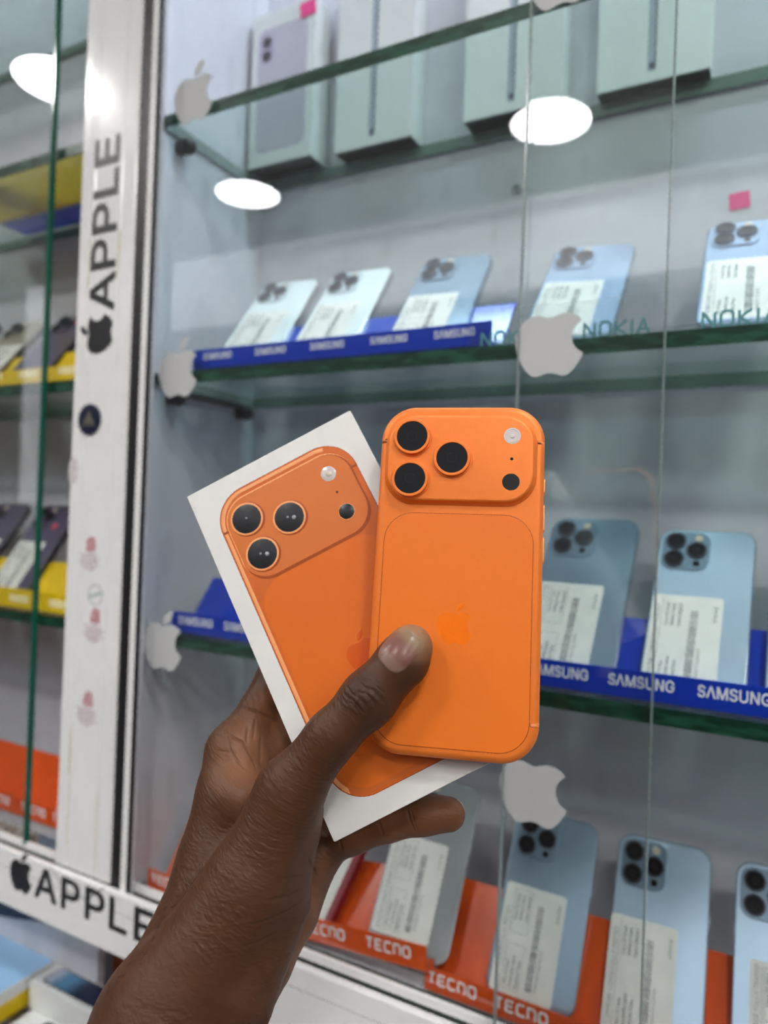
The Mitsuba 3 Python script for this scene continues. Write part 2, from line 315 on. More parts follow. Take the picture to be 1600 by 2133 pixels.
# seals and channel on the right of the post, then the left jamb of the panes
put('rubber_seal', box(-.5722, -.5582, .5142, .532, -.392, TOP), 'rubber', cab, label='black rubber seal')
put('jamb_channel', box(-.5581, -.5502, .5132, .5155, -.389, TOP, 0), 'white_metal', cab)
put('rubber_seal', box(-.5501, -.5480, .5136, .5175, -.392, TOP), 'rubber', cab, label='black rubber seal')
put('jamb', box(-.5580, -.5524, .5190, .5270, -.395, TOP), 'laminate', cab)
# bottom rail and sliding track
RAILZ = -.3855
railp = [(.506, -.446), (.506, -.3865), (.507, RAILZ), (.512, RAILZ), (.512, -.400), (.5255, -.400), (.5255, -.3935), (.5265, -.3850), (.5305, -.3850), (.5305, -.400), (.5495, -.400), (.5495, -.411), (.52, -.411), (.52, -.446)]
def along_x(pts, x0, x1):
    m = extrude(Polygon(pts), 0, x1 - x0)            # (y, z) profile swept along x
    return mv(m, np.array([[0, 0, 1, x0], [1, 0, 0, 0], [0, 1, 0, 0], [0, 0, 0, 1.]]))
rail = put('bottom_rail', along_x(railp, -1.40, .62), 'white_metal', cab, label='white bottom rail with sliding track')
put('track_dark_strip', cat(box(-.552, .62, .5125, .525, -.3995, -.3965), box(-.552, .62, .531, .5495, -.3995, -.3965)), 'dark_grey', cab)
put('track_dark_strip', cat(box(-1.40, -.656, .5125, .525, -.3995, -.3965)), 'dark_grey', cab)
put('track_dark_strip', box(-1.40, .62, .5253, .5264, -.3990, -.3915), 'dark_grey', cab)  # dark strip over the lower front face of the fin
put('dusty_groove', cat(box(-1.40, -.735, .531, .551, -.3995, -.387), box(-.552, -.40, .532, .5495, -.3990, -.391)), 'dusty_track', cab, label='dusty bottom groove')
Lx = (('A', -.6560), ('P', -.6170), ('P', -.5805), ('L', -.5470), ('E', -.5120))
put('lettering', cat(*[mv(text(c, .0310, .0004, True, sx=1.24), frame((x - .004, .5059, -.4065))) for c, x in Lx]), pen, rail, label='spaced black capitals along the rail')
put('fruit_decal', mv(fruit(.0345, .0004), frame((-.7005, .5059, -.4085))), pen, rail, label='black bitten fruit silhouette')
seam = lambda a, b, w=.0004: LineString([a, b]).buffer(w)
put('joint', mv(cat(extrude(seam((-.654, RAILZ), (-.630, -.4035)), 0, .0003), extrude(seam((-.630, -.4035), (-.596, -.4040)), 0, .0003), extrude(seam((-.573, RAILZ), (-.596, -.4040), .0006), 0, .0003)), frame((0, .5060, 0))), 'dark_grey', rail, label='mitred joint lines')
put('groove_line', mv(cat(extrude(seam((-1.40, -.4045), (-.63, -.4045), .00025), 0, .0002), extrude(seam((-.56, -.4045), (.62, -.4045), .00025), 0, .0002)), frame((0, .5060, 0))), 'ring_grey', rail)
# below the rail
put('fascia_panel', box(-1.40, -.6730, .590, .600, -.640, -.4115, .0008), 'laminate', cab)
put('dark_board', box(-.672, .62, .612, .620, -.80, -.412), 'brown_board', cab, label='brown board under the rail')
put('navy_shape', mv(extrude(Polygon([(-1.05, -.45), (-.72, -.45), (-.756, -.518), (-.779, -.5215), (-.818, -.530), (-.863, -.538), (-1.05, -.556)]), 0, .0016), frame((0, .5899, 0))), 'navy', cab, label='navy shape with a curved lower edge')  # navy plate with a curved lower edge against the fascia
put('top_panel', box(-1.412, .632, .532, YB + .012, TOP, TOP + .012), 'white_metal', cab)
for x0, x1, fac in ((-.55, .61, 1.), (-1.39, -.67, .16)):
    st = put('strip_light', box(x0, x1, .543, .567, TOP - .012, TOP - .0005), 'lamp_rim', cab, label='cool white strip light under the cabinet top')
    q = put('strip_face', trimesh.Trimesh([[x0, .545, TOP - .0125], [x1, .545, TOP - .0125], [x1, .565, TOP - .0125], [x0, .565, TOP - .0125]], [[0, 2, 1], [0, 3, 2]], process=False), 'lamp_face', st)
    scene[q]['emitter'] = {'type': 'area', 'radiance': rgb(STRIP_POWER * fac * .86, STRIP_POWER * fac * .95, STRIP_POWER * fac * 1.12)}
put('plinth', box(-1.40, .62, .62, YB, -EYE, -.80), 'laminate', cab)
for x in (-.5575,):
    for y in (.560, .672):
        for z in (.3830, .1160, -.1495):
            put('shelf_peg', cat(mv(trimesh.creation.cylinder(.0075, .012, sections=20), np.array([[0, 0, 1, x], [1, 0, 0, y], [0, 1, 0, z], [0, 0, 0, 1.]])), mv(trimesh.creation.icosphere(3, .0088), np.array([[1, 0, 0, x + .0075], [0, 1, 0, y], [0, 0, 1, z], [0, 0, 0, 1.]]))), 'rubber', cab, 40)
for z in (.121, -.1465):
    put('shelf_bracket', box(-.5618, -.5520, .562, .672, z - .001, z + .0045), 'dark_metal', cab)
put('grommet', mv(ring(.0030, .0045, 0, .003), frame((-.2325, YB, .3385))), 'ring_grey', cab, 30)

# ------------------------------------------------------------------ sliding panes
def pane(x0, x1, y, z0, z1, label, edges, decals, edge_mat='edge_pane'):
    p = thing('sliding_glass_pane', label, 'glass pane', 'sliding glass panes of the cabinet')
    v = np.array([[x0, y, z0], [x1, y, z0], [x1, y, z1], [x0, y, z1]]); put('sheet', (v, np.array([[0, 1, 2, 3]])) if False else trimesh.Trimesh(v, [[0, 1, 2], [0, 2, 3]], process=False), 'pane', p)
    for x in edges: put('polished_edge', box(x - .0006, x + .0006, y - .0025, y + .0025, z0, z1), edge_mat, p)
    for x, z in decals:
        put('fruit_decal', mv(fruit(.0475, .0004, x < -.3), frame((x, y - .0008, z))), 'decal', p, label='grey bitten fruit silhouette')
    return p
pane(-.5520, -.0640, .5285, -.392, TOP, 'rear sliding glass pane reaching the black seal of the post', (-.0640,), ((-.5130, .4070), (-.5200, .1330), (-.5265, -.1405)))
pane(-.1665, .55, .5205, -.389, TOP, 'front sliding glass pane on the right overlapping the other', (-.1665,), ((-.1435, .4050), (-.1430, .1300), (-.1430, -.2020)))
pane(-1.39, -.7255, .5285, -.388, TOP, 'left bay glass pane with a green edge beside the post', (), ())
put('polished_edge', box(-.7270, -.7235, .5255, .5315, -.388, TOP), 'edge_teal', 'sliding_glass_pane_002')

# ------------------------------------------------------------------ glass shelves
SZ = (.404, .1370, -.1285)
def shelf(x0, x1, z, label):
    s = thing('glass_shelf', label, 'glass shelf', 'glass shelves of the cabinet')
    y0, y1, th = .535, .697, .0118
    v = np.array([[x0, y0, z], [x1, y0, z], [x1, y1, z], [x0, y1, z]]); put('sheet', trimesh.Trimesh(v, [[0, 1, 2], [0, 2, 3]], process=False), 'shelf_sheet', s)
    put('front_edge', box(x0, x1, y0 - .0008, y0 + .0008, z - th, z), 'edge_green', s)
    put('back_edge', box(x0, x1, y1 - .0016, y1, z - th, z), 'edge_soft', s)
    if z == SZ[0] and x1 > 0:
        rng = np.random.default_rng(8); tri = []
        for a, b, n in ((-.352, -.325, 26), (-.31, -.285, 12), (-.125, -.06, 40), (-.05, .06, 70)):
            for _ in range(n):
                c = np.array([rng.uniform(a, b), y1 + .0004, z - th + rng.uniform(.001, .006)]); tri.append(c + rng.normal(0, .0011, (3, 3)) * [1, .12, 1])
        ck = put('chipped_edge', trimesh.Trimesh(np.vstack(tri), np.arange(3 * len(tri)).reshape(-1, 3), process=False), 'chrome', s, label='glinting chips along the back edge'); labels[ck]['kind'] = 'stuff'
    put('side_edge', box(x0, x0 + .0014, y0, y1, z - th, z), 'edge_side', s)
    put('side_edge', box(x1 - .0014, x1, y0, y1, z - th, z), 'edge_side', s)
for z, l in zip(SZ, ('top glass shelf of the right bay carrying white boxes', 'second glass shelf of the right bay carrying five phones', 'third glass shelf of the right bay behind the held phone')):
    shelf(XS + .002, .60, z, l)
for z, l in zip((.676,) + SZ, ('topmost glass shelf of the left bay', 'left bay glass shelf with yellow tray below the top one', 'left bay glass shelf above the yellow strip in the middle', 'left bay glass shelf under the lower yellow strip')):
    shelf(-1.39, -.654, z, l)

# ------------------------------------------------------------------ phone trays
def strokes(word, h, w):
    """rounded geometric capitals drawn with a pen: for TECNO and NOKIA"""
    out, x, a = [], 0., .72 * h
    G = {'T': [[(0, 1), (1, 1)], [(.5, 1), (.5, 0)]], 'E': [[(1, 1), (.12, 1), (0, .88), (0, .12), (.12, 0), (1, 0)], [(0, .5), (.85, .5)]], 'C': [[(1, 1), (.2, 1), (0, .8), (0, .2), (.2, 0), (1, 0)]],
         'n': [[(0, 0), (0, 1), (.75, 1), (1, .75), (1, 0)]], 'O': [[(.2, 0), (0, .2), (0, .8), (.2, 1), (.8, 1), (1, .8), (1, .2), (.8, 0), (.2, 0)]], 'N': [[(0, 0), (0, 1), (1, 0), (1, 1)]],
         'K': [[(0, 0), (0, 1)], [(1, 1), (.08, .5), (1, 0)]], 'I': [[(0, 0), (0, 1)]], 'A': [[(0, 0), (.5, 1), (1, 0)], [(.2, .3), (.8, .3)]]}
    for c in word:
        ww = .02 * h if c == 'I' else a
        for L in G[c]: out.append(LineString([(x + p * ww, q * h) for p, q in L]).buffer(w / 2, cap_style=2, join_style=1))
        x += ww + .36 * h
    g = unary_union(out); b = g.bounds
    return affinity.translate(g, -(b[0] + b[2]) / 2, -(b[1] + b[3]) / 2)
WORD = {'S': lambda: text('S\u039bMSUNG', .0078, .0003, True, sx=.84), 'T': lambda: extrude(strokes('TECnO', .0082, .0017), 0, .0003), 'N': lambda: extrude(strokes('NOKIA', .0105, .0018), 0, .0003)}
WORDS = {}
def tray(label, x0, x1, y, z, mat, word, ink, xs, group=None, lip=.016, raise_=.007, M=np.eye(4), panel=.062, dz=0., sc=1.):
    """card tray: base, front lip with lettering, sloping back plate"""
    t = thing('phone_tray', label, 'display tray', group)
    base = [(y + .0015, z + .0028), (y + .0015, z + .0045), (y + .024, z + .0055), (y + .024, z + .0002), (y + .006, z + .0002)]
    put('base', mv(along_x(base, x0, x1), M), mat, t)
    lp = [(y, z + raise_ - .004), (y + .0015, z + raise_ - .0045), (y + .0015, z + raise_ + lip), (y, z + raise_ + lip)]
    l = put('front_lip', mv(along_x(lp, x0, x1), M), mat, t)
    if mat == 'clear_plastic': panel = 0
    y2, z2, a = y + .024, z + .003, math.radians(36)
    s, c = math.sin(a) * panel, math.cos(a) * panel
    if panel: put('back_plate', mv(along_x([(y2, z2), (y2 + .0018, z2 - .001), (y2 + .0018 + s, z2 - .001 + c), (y2 + s, z2 + c)], x0, x1), M), mat, t)
    if word:
        if (word, sc) not in WORDS: WORDS[word, sc] = mikit.ply(mv(WORD[word](), scale(sc, sc)), 'm_' + ink)
        for x in xs: put('lettering', WORDS[word, sc], ink, l, M=M @ frame((x, y - .0002, z + raise_ + lip / 2 + dz)))
    return t
Y0 = .5395
tray('blue card tray with white lettering on the second shelf', -.512, -.196, Y0, SZ[1], 'blue', 'S', 'white_ink', (-.480, -.4155, -.352, -.289, -.228), lip=.0145, sc=.80)
tray('blue card tray with white lettering on the third shelf, at its left end', -.528, -.212, Y0, SZ[2], 'blue', 'S', 'white_ink', (-.4955, -.436, -.376, -.316, -.256))
tray('blue card tray with white lettering under the phones right of the held one', -.208, .108, Y0, SZ[2], 'blue', 'S', 'white_ink', (-.1850, -.1330, -.0735, -.0135, .0465))
tray('clear tray with teal lettering at the right of the second shelf', -.215, .102, Y0 - .003, SZ[1], 'clear_plastic', 'N', 'teal_ink', (-.180, -.0990, -.0180, .063), lip=.022, dz=-.0122)
tray('orange card tray with white lettering at the cabinet bottom, by the black seal', -.547, -.392, Y0, -.395, 'orange_card', 'T', 'white_ink', (-.520, -.457), lip=.0155)
TILT = .085
tray('orange card tray propped up at one end under the grey phone', -.386, -.231, Y0, -.3900, 'orange_card', 'T', 'white_ink', (-.3300, -.2660),
     M=shift(-.386, 0, -.390) @ np.array([[math.cos(TILT), 0, -math.sin(TILT), 0], [0, 1, 0, 0], [math.sin(TILT), 0, math.cos(TILT), 0], [0, 0, 0, 1]]) @ shift(.386, 0, .390))
tray('orange card tray with white lettering at the cabinet bottom, right end', -.236, .080, Y0 + .006, -.395, 'orange_card', 'T', 'white_ink', (-.2115, -.1535, -.0890, -.0260, .037), panel=.078, lip=.0145)
yc = thing('yellow_card_mat', 'yellow card lying on the upper shelf of the left bay seen from below', 'card')
put('sheet', box(-1.05, -.672, .540, .640, SZ[0] + .0002, SZ[0] + .0022, .0004), 'yellow_acrylic', yc); put('rim', box(-1.05, -.672, .640, .643, SZ[0] + .0002, SZ[0] + .014), 'yellow_acrylic', yc)
tag(put('blue_card', box(-1.00, -.782, .648, .690, SZ[0] + .0002, SZ[0] + .003, .0004), 'blue_acrylic'), 'blue card behind the yellow one on the upper shelf of the left bay', 'card')
tray('left bay yellow tray on the middle shelf', -1.30, -.668, Y0, SZ[1], 'yellow_card', None, None, (), lip=.0125)
tray('left bay yellow tray on the lower shelf', -1.30, -.668, Y0, SZ[2], 'yellow_card', None, None, (), lip=.018)
tray('left bay orange tray on the cabinet bottom', -1.30, -.668, Y0 + .004, -.372, 'orange_card', 'T', 'white_ink', (-.80, -.735, -.680))
for tk, z in (('phone_tray_007', SZ[1]), ('phone_tray_008', SZ[2])):
    for x in (-.835, -.770, -.700):
        put('pale_panel', mv(extrude(Polygon(rr(.034, .0085, .001, 3)), 0, .0002), frame((x, Y0 - .0001, z + .0138))), 'pale_yellow_ink', tk + '__front_lip')

# ------------------------------------------------------------------ phones on show
PW, PL, PT = .0715, .1467, .0077
P = {}
P['frame'] = mikit.ply(slab(PW, PL, .0115, -PT, 0, .0009, .0009, 7, 0, PL / 2), smooth=40)
P['back'] = mikit.ply(slab(PW - .0024, PL - .0024, .0104, -.0001, .0005, 0, .0003, 7, 0, PL / 2, 2), smooth=40)
BX, BY = -PW / 2 + .0035 + .0178, PL - .0035 - .0182
P['bump'] = mikit.ply(slab(.0356, .0364, .0092, .0003, .0020, 0, .0006, 7, BX, BY, 2), smooth=40)
LP = ((-.0078, .0085), (-.0078, -.0085), (.0083, 0.))
P['ring'] = [mikit.ply(ring(.0062, .0077, .0018, .0040, BX + a, BY + b, 24), smooth=40) for a, b in LP]
P['glass'] = [mikit.ply(cat(disc(.0063, .0018, .0033, BX + a, BY + b, n=6)), smooth=30) for a, b in LP]
P['iris'] = [mikit.ply(ring(.0016, .0028, .0032, .0034, BX + a, BY + b, 16)) for a, b in LP]
P['flash'] = mikit.ply(disc(.0030, .0018, .0024, BX + .0090, BY + .0122, n=5), smooth=30)
P['sensor'] = mikit.ply(disc(.0026, .0018, .0023, BX + .0090, BY - .0122, n=5), smooth=30)
P['key'] = mikit.ply(slab(.0030, .0115, .0014, 0, .0006, 0, .0002, 4), smooth=40)
LABELS = {}
def label_meshes(kind):
    if kind in LABELS: return LABELS[kind]
    w, h = .0505, .081
    paper = slab(w, h, .0025, .0004, .0006, 0, 0, 4)
    rng = np.random.default_rng(30 + kind)
    pr_ = []
    up = lambda s, hh, x, y, b=False: pr_.append(mv(text(s, hh, .00008, b, True, 1., 90), shift(x, y, .00058)))
    bar = lambda x0, x1, y0, y1: pr_.append(box(x0, x1, y0, y1, .00058, .00066))
    model = ('IPHONE13PRO 128GB FULLY TESTED', 'IPHONE13PRO 256GB FULLY TESTED', '128GB FULLY TESTED', 'IPHONE 128GB FULLY TESTED')[kind % 4]
    up(model, .0030, -.0208, 0)
    bar(-.0176, -.0173, -.038, .038)
    if kind % 2 == 0:
        for y0, y1 in ((.004, .037), (-.037, -.004)):
            for a in ((-.0160, -.0157, y0, y1), (-.0020, -.0017, y0, y1), (-.0160, -.0017, y0, y0 + .0003), (-.0160, -.0017, y1 - .0003, y1)): bar(*a)
    for s, x, y in (('Face ID Pass', -.0135, .0235), ('Battery Pass', -.0090, .0235), ('Data Cleared', -.0045, .0235), ('WI_FI Pass', -.0135, -.0250), ('Proximity pass', -.0090, -.0235), ('Buttons Pass', -.0045, -.0250)): up(s, .0024, x, y, True)
    y = -.034
    while y < .028:
        t = rng.choice([.0004, .0007, .0010]); bar(.0030, .0085, y, y + t); y += t + rng.choice([.0004, .0006, .0009])
    up('356580072124903', .0022, .0112, -.018)
    up('IPHONE', .0026, .0205, .026)
    LABELS[kind] = mikit.ply(paper), mikit.ply(cat(*pr_))
    return LABELS[kind]
def phone(label, o, yaw, tilt, roll, back, frame_mat, kind=None, lx=-.0085, ly=.0435, ls=1., cams=3, s=1., group=None, mirror_key=True):
    p = thing('smartphone', label, 'phone', group)
    M = frame(o, yaw, tilt, roll) @ np.diag([s, s, s, 1.])
    put('frame', P['frame'], frame_mat, p, M=M)
    put('back_glass', P['back'], back, p, M=M)
    b = put('camera_bump', P['bump'], {'back_blue': 'bump_blue', 'back_lightblue': 'bump_blue', 'back_slate': 'back_slate', 'back_sky': 'back_sky', 'back_white': 'bump_pale'}.get(back, back), p, M=M)
    for i in range(cams):
        put('lens_ring', P['ring'][i], 'frame_dark', b, M=M); put('lens', P['glass'][i], 'lens_glass', b, M=M); put('lens_iris', P['iris'][i], 'lens_iris', b, M=M)
    put('flash', P['flash'], 'flash', b, M=M); put('depth_sensor', P['sensor'], 'lens_glass', b, M=M)
    put('side_button', P['key'], frame_mat, p, M=M @ shift(PW / 2, .095, -PT / 2) @ np.array([[0, 0, 1, 0], [0, 1, 0, 0], [-1, 0, 0, 0], [0, 0, 0, 1.]]))
    for yk in (.098, .112): put('volume_button', P['key'], frame_mat, p, M=M @ shift(-PW / 2, yk, -PT / 2) @ np.array([[0, 0, -1, 0], [0, 1, 0, 0], [1, 0, 0, 0], [0, 0, 0, 1.]]))
    if kind is not None:
        a, c = label_meshes(kind); ML = M @ shift(lx, ly) @ scale(ls, ls)
        l = put('paper_label', a, 'label_paper', p, M=ML, label='white paper label with barcode'); put('print', c, 'ink', l, M=ML)
    return p
Z1, Z2, Z3, Z4 = SZ[0], SZ[1], SZ[2], -.395
g2 = 'phones leaning on the second shelf'
phone('pale silver phone with a paper label, first from the post on the second shelf', (-.4649, .5538, Z2 + .0062), 4.4, 39.4, -.7, 'back_white', 'steel', 0, -.006, .050, 1.0, group=g2)
phone('pale silver phone with a paper label, second from the post on the second shelf', (-.3776, .5565, Z2 + .0062), 2.3, 38.7, -.6, 'back_white', 'steel', 1, -.006, .050, 1.0, group=g2)
phone('grey blue phone beside the blank blue panel on the second shelf', (-.2686, .5550, Z2 + .0062), 3.6, 39.1, -1.0, 'back_slate', 'steel_blue', 2, -.0085, .0435, group=g2)
phone('blue phone half hidden by the fruit decal on the second shelf', (-.1432, .5586, Z2 + .0062), 4.7, 42.0, -3.9, 'back_sky', 'steel_blue', 3, -.0075, .0455, group=g2)
phone('blue phone at the right edge of the second shelf with a glaring lens', (-.0120, .5560, Z2 + .0062), 3.0, 41.5, -2.0, 'back_sky', 'steel_blue', 1, -.0075, .0470, group=g2)
g3 = 'phones leaning on the third shelf'
phone('blue phone directly right of the held orange phone', (-.1345, .5555, Z3 + .0062), -3.4, 35.6, .2, 'back_blue', 'steel_blue', 0, -.0075, .0410, s=1.055, group=g3)
phone('blue phone on the third shelf crossed by the pane edge at its left', (-.0423, .5500, Z3 + .0062), -2.9, 35.7, .4, 'back_lightblue', 'steel_blue', 3, -.0085, .0430, group=g3)
phone('blue phone cut off at the right edge on the third shelf', (.0400, .5500, Z3 + .0062), -2.9, 35.7, .4, 'back_lightblue', 'steel_blue', 1, -.0060, .0400, group=g3)
g4 = 'phones leaning at the cabinet bottom'
phone('crimson phone with a blank white label beside the wrist', (-.3720, .5560, Z4 + .0125), -14., 31., -5., 'back_red', 'back_red', None, group=g4)
phone('grey phone with a big label behind the little finger', (-.2560, .5485, Z4 + .0222), 16., 31.5, -8., 'back_graphite', 'steel', 0, -.0085, .0510, group=g4)
phone('blue phone below the fruit decal at the cabinet bottom', (-.1538, .5635, Z4 + .0062), 7.1, 28.5, -4.5, 'back_blue', 'steel_blue', 2, -.0075, .0440, group=g4)
phone('bright blue phone with readable label at the cabinet bottom', (-.0619, .5613, Z4 + .0070), -3.9, 30.2, 2.4, 'back_lightblue', 'steel_blue', 3, -.0105, .0440, group=g4)
phone('bright blue phone cut off at the right edge at the cabinet bottom', (.0270, .5600, Z4 + .0070), -3.9, 30.2, 2.4, 'back_lightblue', 'steel_blue', 0, .0010, .0400, group=g4)
put('blank_label', mv(slab(.058, .098, .002, .0004, .0007, 0, 0, 3, -.0005, .052), frame((-.3720, .5560, Z4 + .0125), -14., 31., -5.)), 'label_paper', 'smartphone_008', label='plain white label')
gl = 'phones in the left bay'
phone('olive grey phone at the photo edge in the left bay', (-.9180, .5560, Z2 + .0062), 2., 40., 0., 'back_olive', 'frame_dark', 0, .006, .050, group=gl)
phone('dark purple phone with a pink dot, middle shelf of the left bay', (-.8170, .5560, Z2 + .0062), 2., 40., 0., 'back_purple', 'frame_dark', None, group=gl)
phone('dark purple phone with label and pink dot, lower shelf of the left bay', (-.8300, .5560, Z3 + .0062), 2., 36., 0., 'back_purple', 'frame_dark', 1, -.010, .046, group=gl)
phone('dark phone at the photo edge, lower shelf of the left bay', (-.9330, .5560, Z3 + .0062), 2., 36., 0., 'back_purple', 'frame_dark', 3, .002, .046, group=gl)
phone('silver phone lying above the yellow tray in the left bay', (-.9150, .5560, Z1 + .0062), 2., 52., 0., 'back_graphite', 'steel', None, group=gl)
for z, n in ((Z2, 'middle'), (Z3, 'lower')):  # unseen phones, added to shade the shelves of the left bay
    for i, x in enumerate((-1.020, -1.110, -1.200)):
        phone(f"added unseen dark phone, {('first', 'second', 'third')[i]} beyond the photo's left edge on the {n} shelf of the left bay", (x, .5560, z + .0062), 2., 38., 0., 'back_purple', 'frame_dark', None, group=gl)
bsdf('pink_dot', pr((.55, .05, .09), .4, .4))
put('pink_dot', mv(disc(.0042, .0004, .0012, .004, .128, n=5), frame((-.8170, .5560, Z2 + .0062), 2., 40.)), 'pink_dot', 'smartphone_014')
put('pink_dot', mv(disc(.0045, .0004, .0012, .012, .112, n=5), frame((-.8300, .5560, Z3 + .0062), 2., 36.)), 'pink_dot', 'smartphone_015')
tag(put('paper_slip', mv(extrude(Polygon([(0, 0), (.05, 0), (.05, .06), (.03, .05)]), 0, .0006), frame((-.7090, Y0 + .0062, -.372 + .012), 0, 20)), 'label_paper'), 'cream paper slip standing in the orange tray of the left bay', 'paper slip')

# ------------------------------------------------------------------ boxes on the top shelf
def carton(name, label, x0, x1, y0, y1, z0, z1, mat='box_white', group=None):
    b = thing(name, label, 'box', group)
    zc = z1 - .30 * (z1 - z0)
    put('base', box(x0 + .0004, x1 - .0004, y0 + .0004, y1 - .0004, z0, zc, .0005), mat, b)
    put('lid', box(x0, x1, y0, y1, zc + .0002, z1, .0005), mat, b)
    return b
gb = 'white phone boxes on the top shelf'
def shelf_box(label, x0, x1, y0, h=.181, d=.030):
    b = thing('phone_box', label, 'box', gb)
    put('body', box(x0, x1, y0, y0 + d, Z1 + .0002, Z1 + h, .0006), 'box_white', b); return b
b1 = shelf_box('white phone box printed with a lilac phone, nearest the post', -.5533, -.4643, .6620)
def flat(x, y, z): return frame((x, y, z))
k = put('phone_print', mv(slab(.0705, .1460, .0115, 0, .0003, 0, 0, 7), flat(-.5085, .6620, Z1 + .0890)), 'print_lilac', b1, label='printed lilac phone back')
put('bump_print', mv(slab(.0185, .0335, .0092, .0002, .0004, 0, 0, 7), flat(-.5310, .6620, Z1 + .1375)), 'print_lilac_bump', k)
for dz in (.0080, -.0080): put('lens_print', mv(disc(.0062, .0003, .0006, n=6), flat(-.5310, .6620, Z1 + .1375 + dz)), 'print_black', k)
b2 = shelf_box('white box with a thin phone profile printed, between the lilac box and a gap', -.4385, -.3423, .6720, .205)
b3 = shelf_box('white box with a thin phone profile printed, behind the mirrored lamp', -.2829, -.1826, .6720, .205)
b4 = shelf_box('white box with a thin phone profile printed, rightmost on the shelf', -.1508, -.0527, .6790, .205)
for b, x, y in ((b2, -.3910, .6720), (b3, -.2330, .6720), (b4, -.1020, .6790)):
    k = put('profile_print', mv(slab(.0078, .172, .003, 0, .0003, 0, 0, 4), flat(x, y, Z1 + .0100 + .086)), 'print_steel', b, label='printed side view of a phone')
    put('profile_line', mv(cat(slab(.0012, .168, .0005, .0002, .0005, 0, 0, 2, .0026), slab(.0040, .006, .001, .0002, .0005, 0, 0, 2, 0, -.081)), flat(x, y, Z1 + .0100 + .086)), 'navy', k)
tag(put('price_tag', mv(extrude(Polygon(rr(.020, .0165, .001, 2)), 0, .0012), frame((-.474, .6618, Z1 + .1690), 0, 0, 6)), 'pink_card'), 'small pink price tag stuck on the lilac phone box', 'price tag')
tag(put('price_tag', mv(extrude(Polygon(rr(.0165, .0145, .0015, 2)), 0, .0012), frame((-.0267, YB, .2905), 0, 0, 4)), 'pink_card'), 'small pink price tag stuck on the back panel', 'price tag')

# ------------------------------------------------------------------ boxes below the rail, left
def low_box(label, x0, x1, y0, y1, z0, z1):
    b = thing('phone_box', label, 'box', 'boxes under the rail'); put('body', box(x0, x1, y0, y1, z0, z1, .0006), 'box_white', b); return b
c1 = low_box('white phone box lying flat under the rail with a dark blue phone print', -.740, -.590, .551, .5885, -.592, -.560)
top_at = lambda x, y, z: np.array([[1, 0, 0, x], [0, 1, 0, y], [0, 0, 1, z], [0, 0, 0, 1.]])
bsdf('screen_print', pr(proc(lambda p, n, uv: mix((.42, .46, .56), mix((.09, .25, .42), (.008, .015, .05), smoothstep(-.700, -.672, p.x)), smoothstep(-.724, -.705, p.x))), .3, .4))
k = put('phone_print', mv(slab(.126, .0290, .006, 0, .0002, 0, 0, 7), top_at(-.6655, .5715, -.560)), 'dark_metal', c1)
put('screen_print', mv(slab(.122, .0250, .0045, .0001, .0004, 0, 0, 7), top_at(-.6655, .5715, -.560)), 'screen_print', k, label='printed screen from pale to navy')
c2 = low_box('white phone box with a black phone print, under the flat one', -.735, -.585, .492, .5885, -.640, -.5925)
put('phone_print', mv(slab(.105, .050, .005, 0, .0003, 0, 0, 5), top_at(-.6500, .5235, -.5925)), 'print_black', c2)
c3 = thing('pale_blue_box', 'glossy pale blue box with a white side and yellow base at the lower left', 'box')
put('lid', box(-.98, -.7475, .42, .590, -.5745, -.5605, .0006), 'box_white', c3); put('lid_print', box(-.978, -.7490, .4215, .5885, -.5607, -.5601), 'pale_blue_print', c3)
put('base', box(-.978, -.7495, .422, .588, -.5950, -.5745), 'yellow_card', c3)
put('shelf', box(-1.40, -.45, .40, .5885, -.66, -.6402), 'laminate', cab, label='lower ledge under the rail')

# ------------------------------------------------------------------ the held phone and its box
def held(yaw, tilt, z, t):
    """frame fixed in the hand: Z-Y-X angles and a position, in the axes right / up / towards the eye (metres)"""
    a, b, c = (math.radians(v) for v in (yaw, tilt, z))
    Rz = np.array([[math.cos(a), -math.sin(a), 0], [math.sin(a), math.cos(a), 0], [0, 0, 1]]); Ry = np.array([[math.cos(b), 0, math.sin(b)], [0, 1, 0], [-math.sin(b), 0, math.cos(b)]])
    Rx = np.array([[1, 0, 0], [0, math.cos(c), -math.sin(c)], [0, math.sin(c), math.cos(c)]])
    return Rx @ Ry @ Rz, np.array(t)
HAND = np.eye(4); HAND[:3, 0], HAND[:3, 1], HAND[:3, 2] = RT, UP, -FW
def held_m(angles, t):
    Rr, t = held(*angles, t); M = np.eye(4); M[:3, :3] = Rr; M[:3, 3] = t; return M
MP = held_m((-3.4893, -9.9018, -10.9637), (.0339, -.0299, -.3319))
MB = held_m((26.3612, -8.9698, -13.7456), np.array([-.0198, -.0472, -.3385]) * 1.025)
WP, WB = HAND @ MP, HAND @ MB
mm = .001
hp = thing('orange_phone', 'orange phone with three black lenses held up by the hand', 'phone')
W, L, TT = .0780, .1634, .00875
bodym = slab(W, L, .0170, -TT / 2, TT / 2, .0022, .0032, 14, seg=5)
put('body', bodym, 'orange_alu', hp, 50, WP)
put('screen', slab(W - .003, L - .003, .0155, -TT / 2 - .0003, -TT / 2 + .0005, .0003, 0, 10, seg=2), 'screen', hp, 40, WP, label='dark screen on the far side')
H2 = TT / 2
PLW, PLH, PCY = .0685, .0410, .0547
def plat(d, z): return (PLW + 2 * d, PLH + 2 * d, .0130 + d, z)
pl = put('camera_plateau', loft([plat(.0022, H2 - .0008), plat(.0016, H2 + .0001), plat(.0009, H2 + .0007), plat(.0004, H2 + .0016), plat(.0001, H2 + .0027), plat(-.0003, H2 + .0032), plat(-.0011, H2 + .0035)], 14, -.0003, PCY), 'orange_alu', hp, 35, WP)
ZP = H2 + .0035
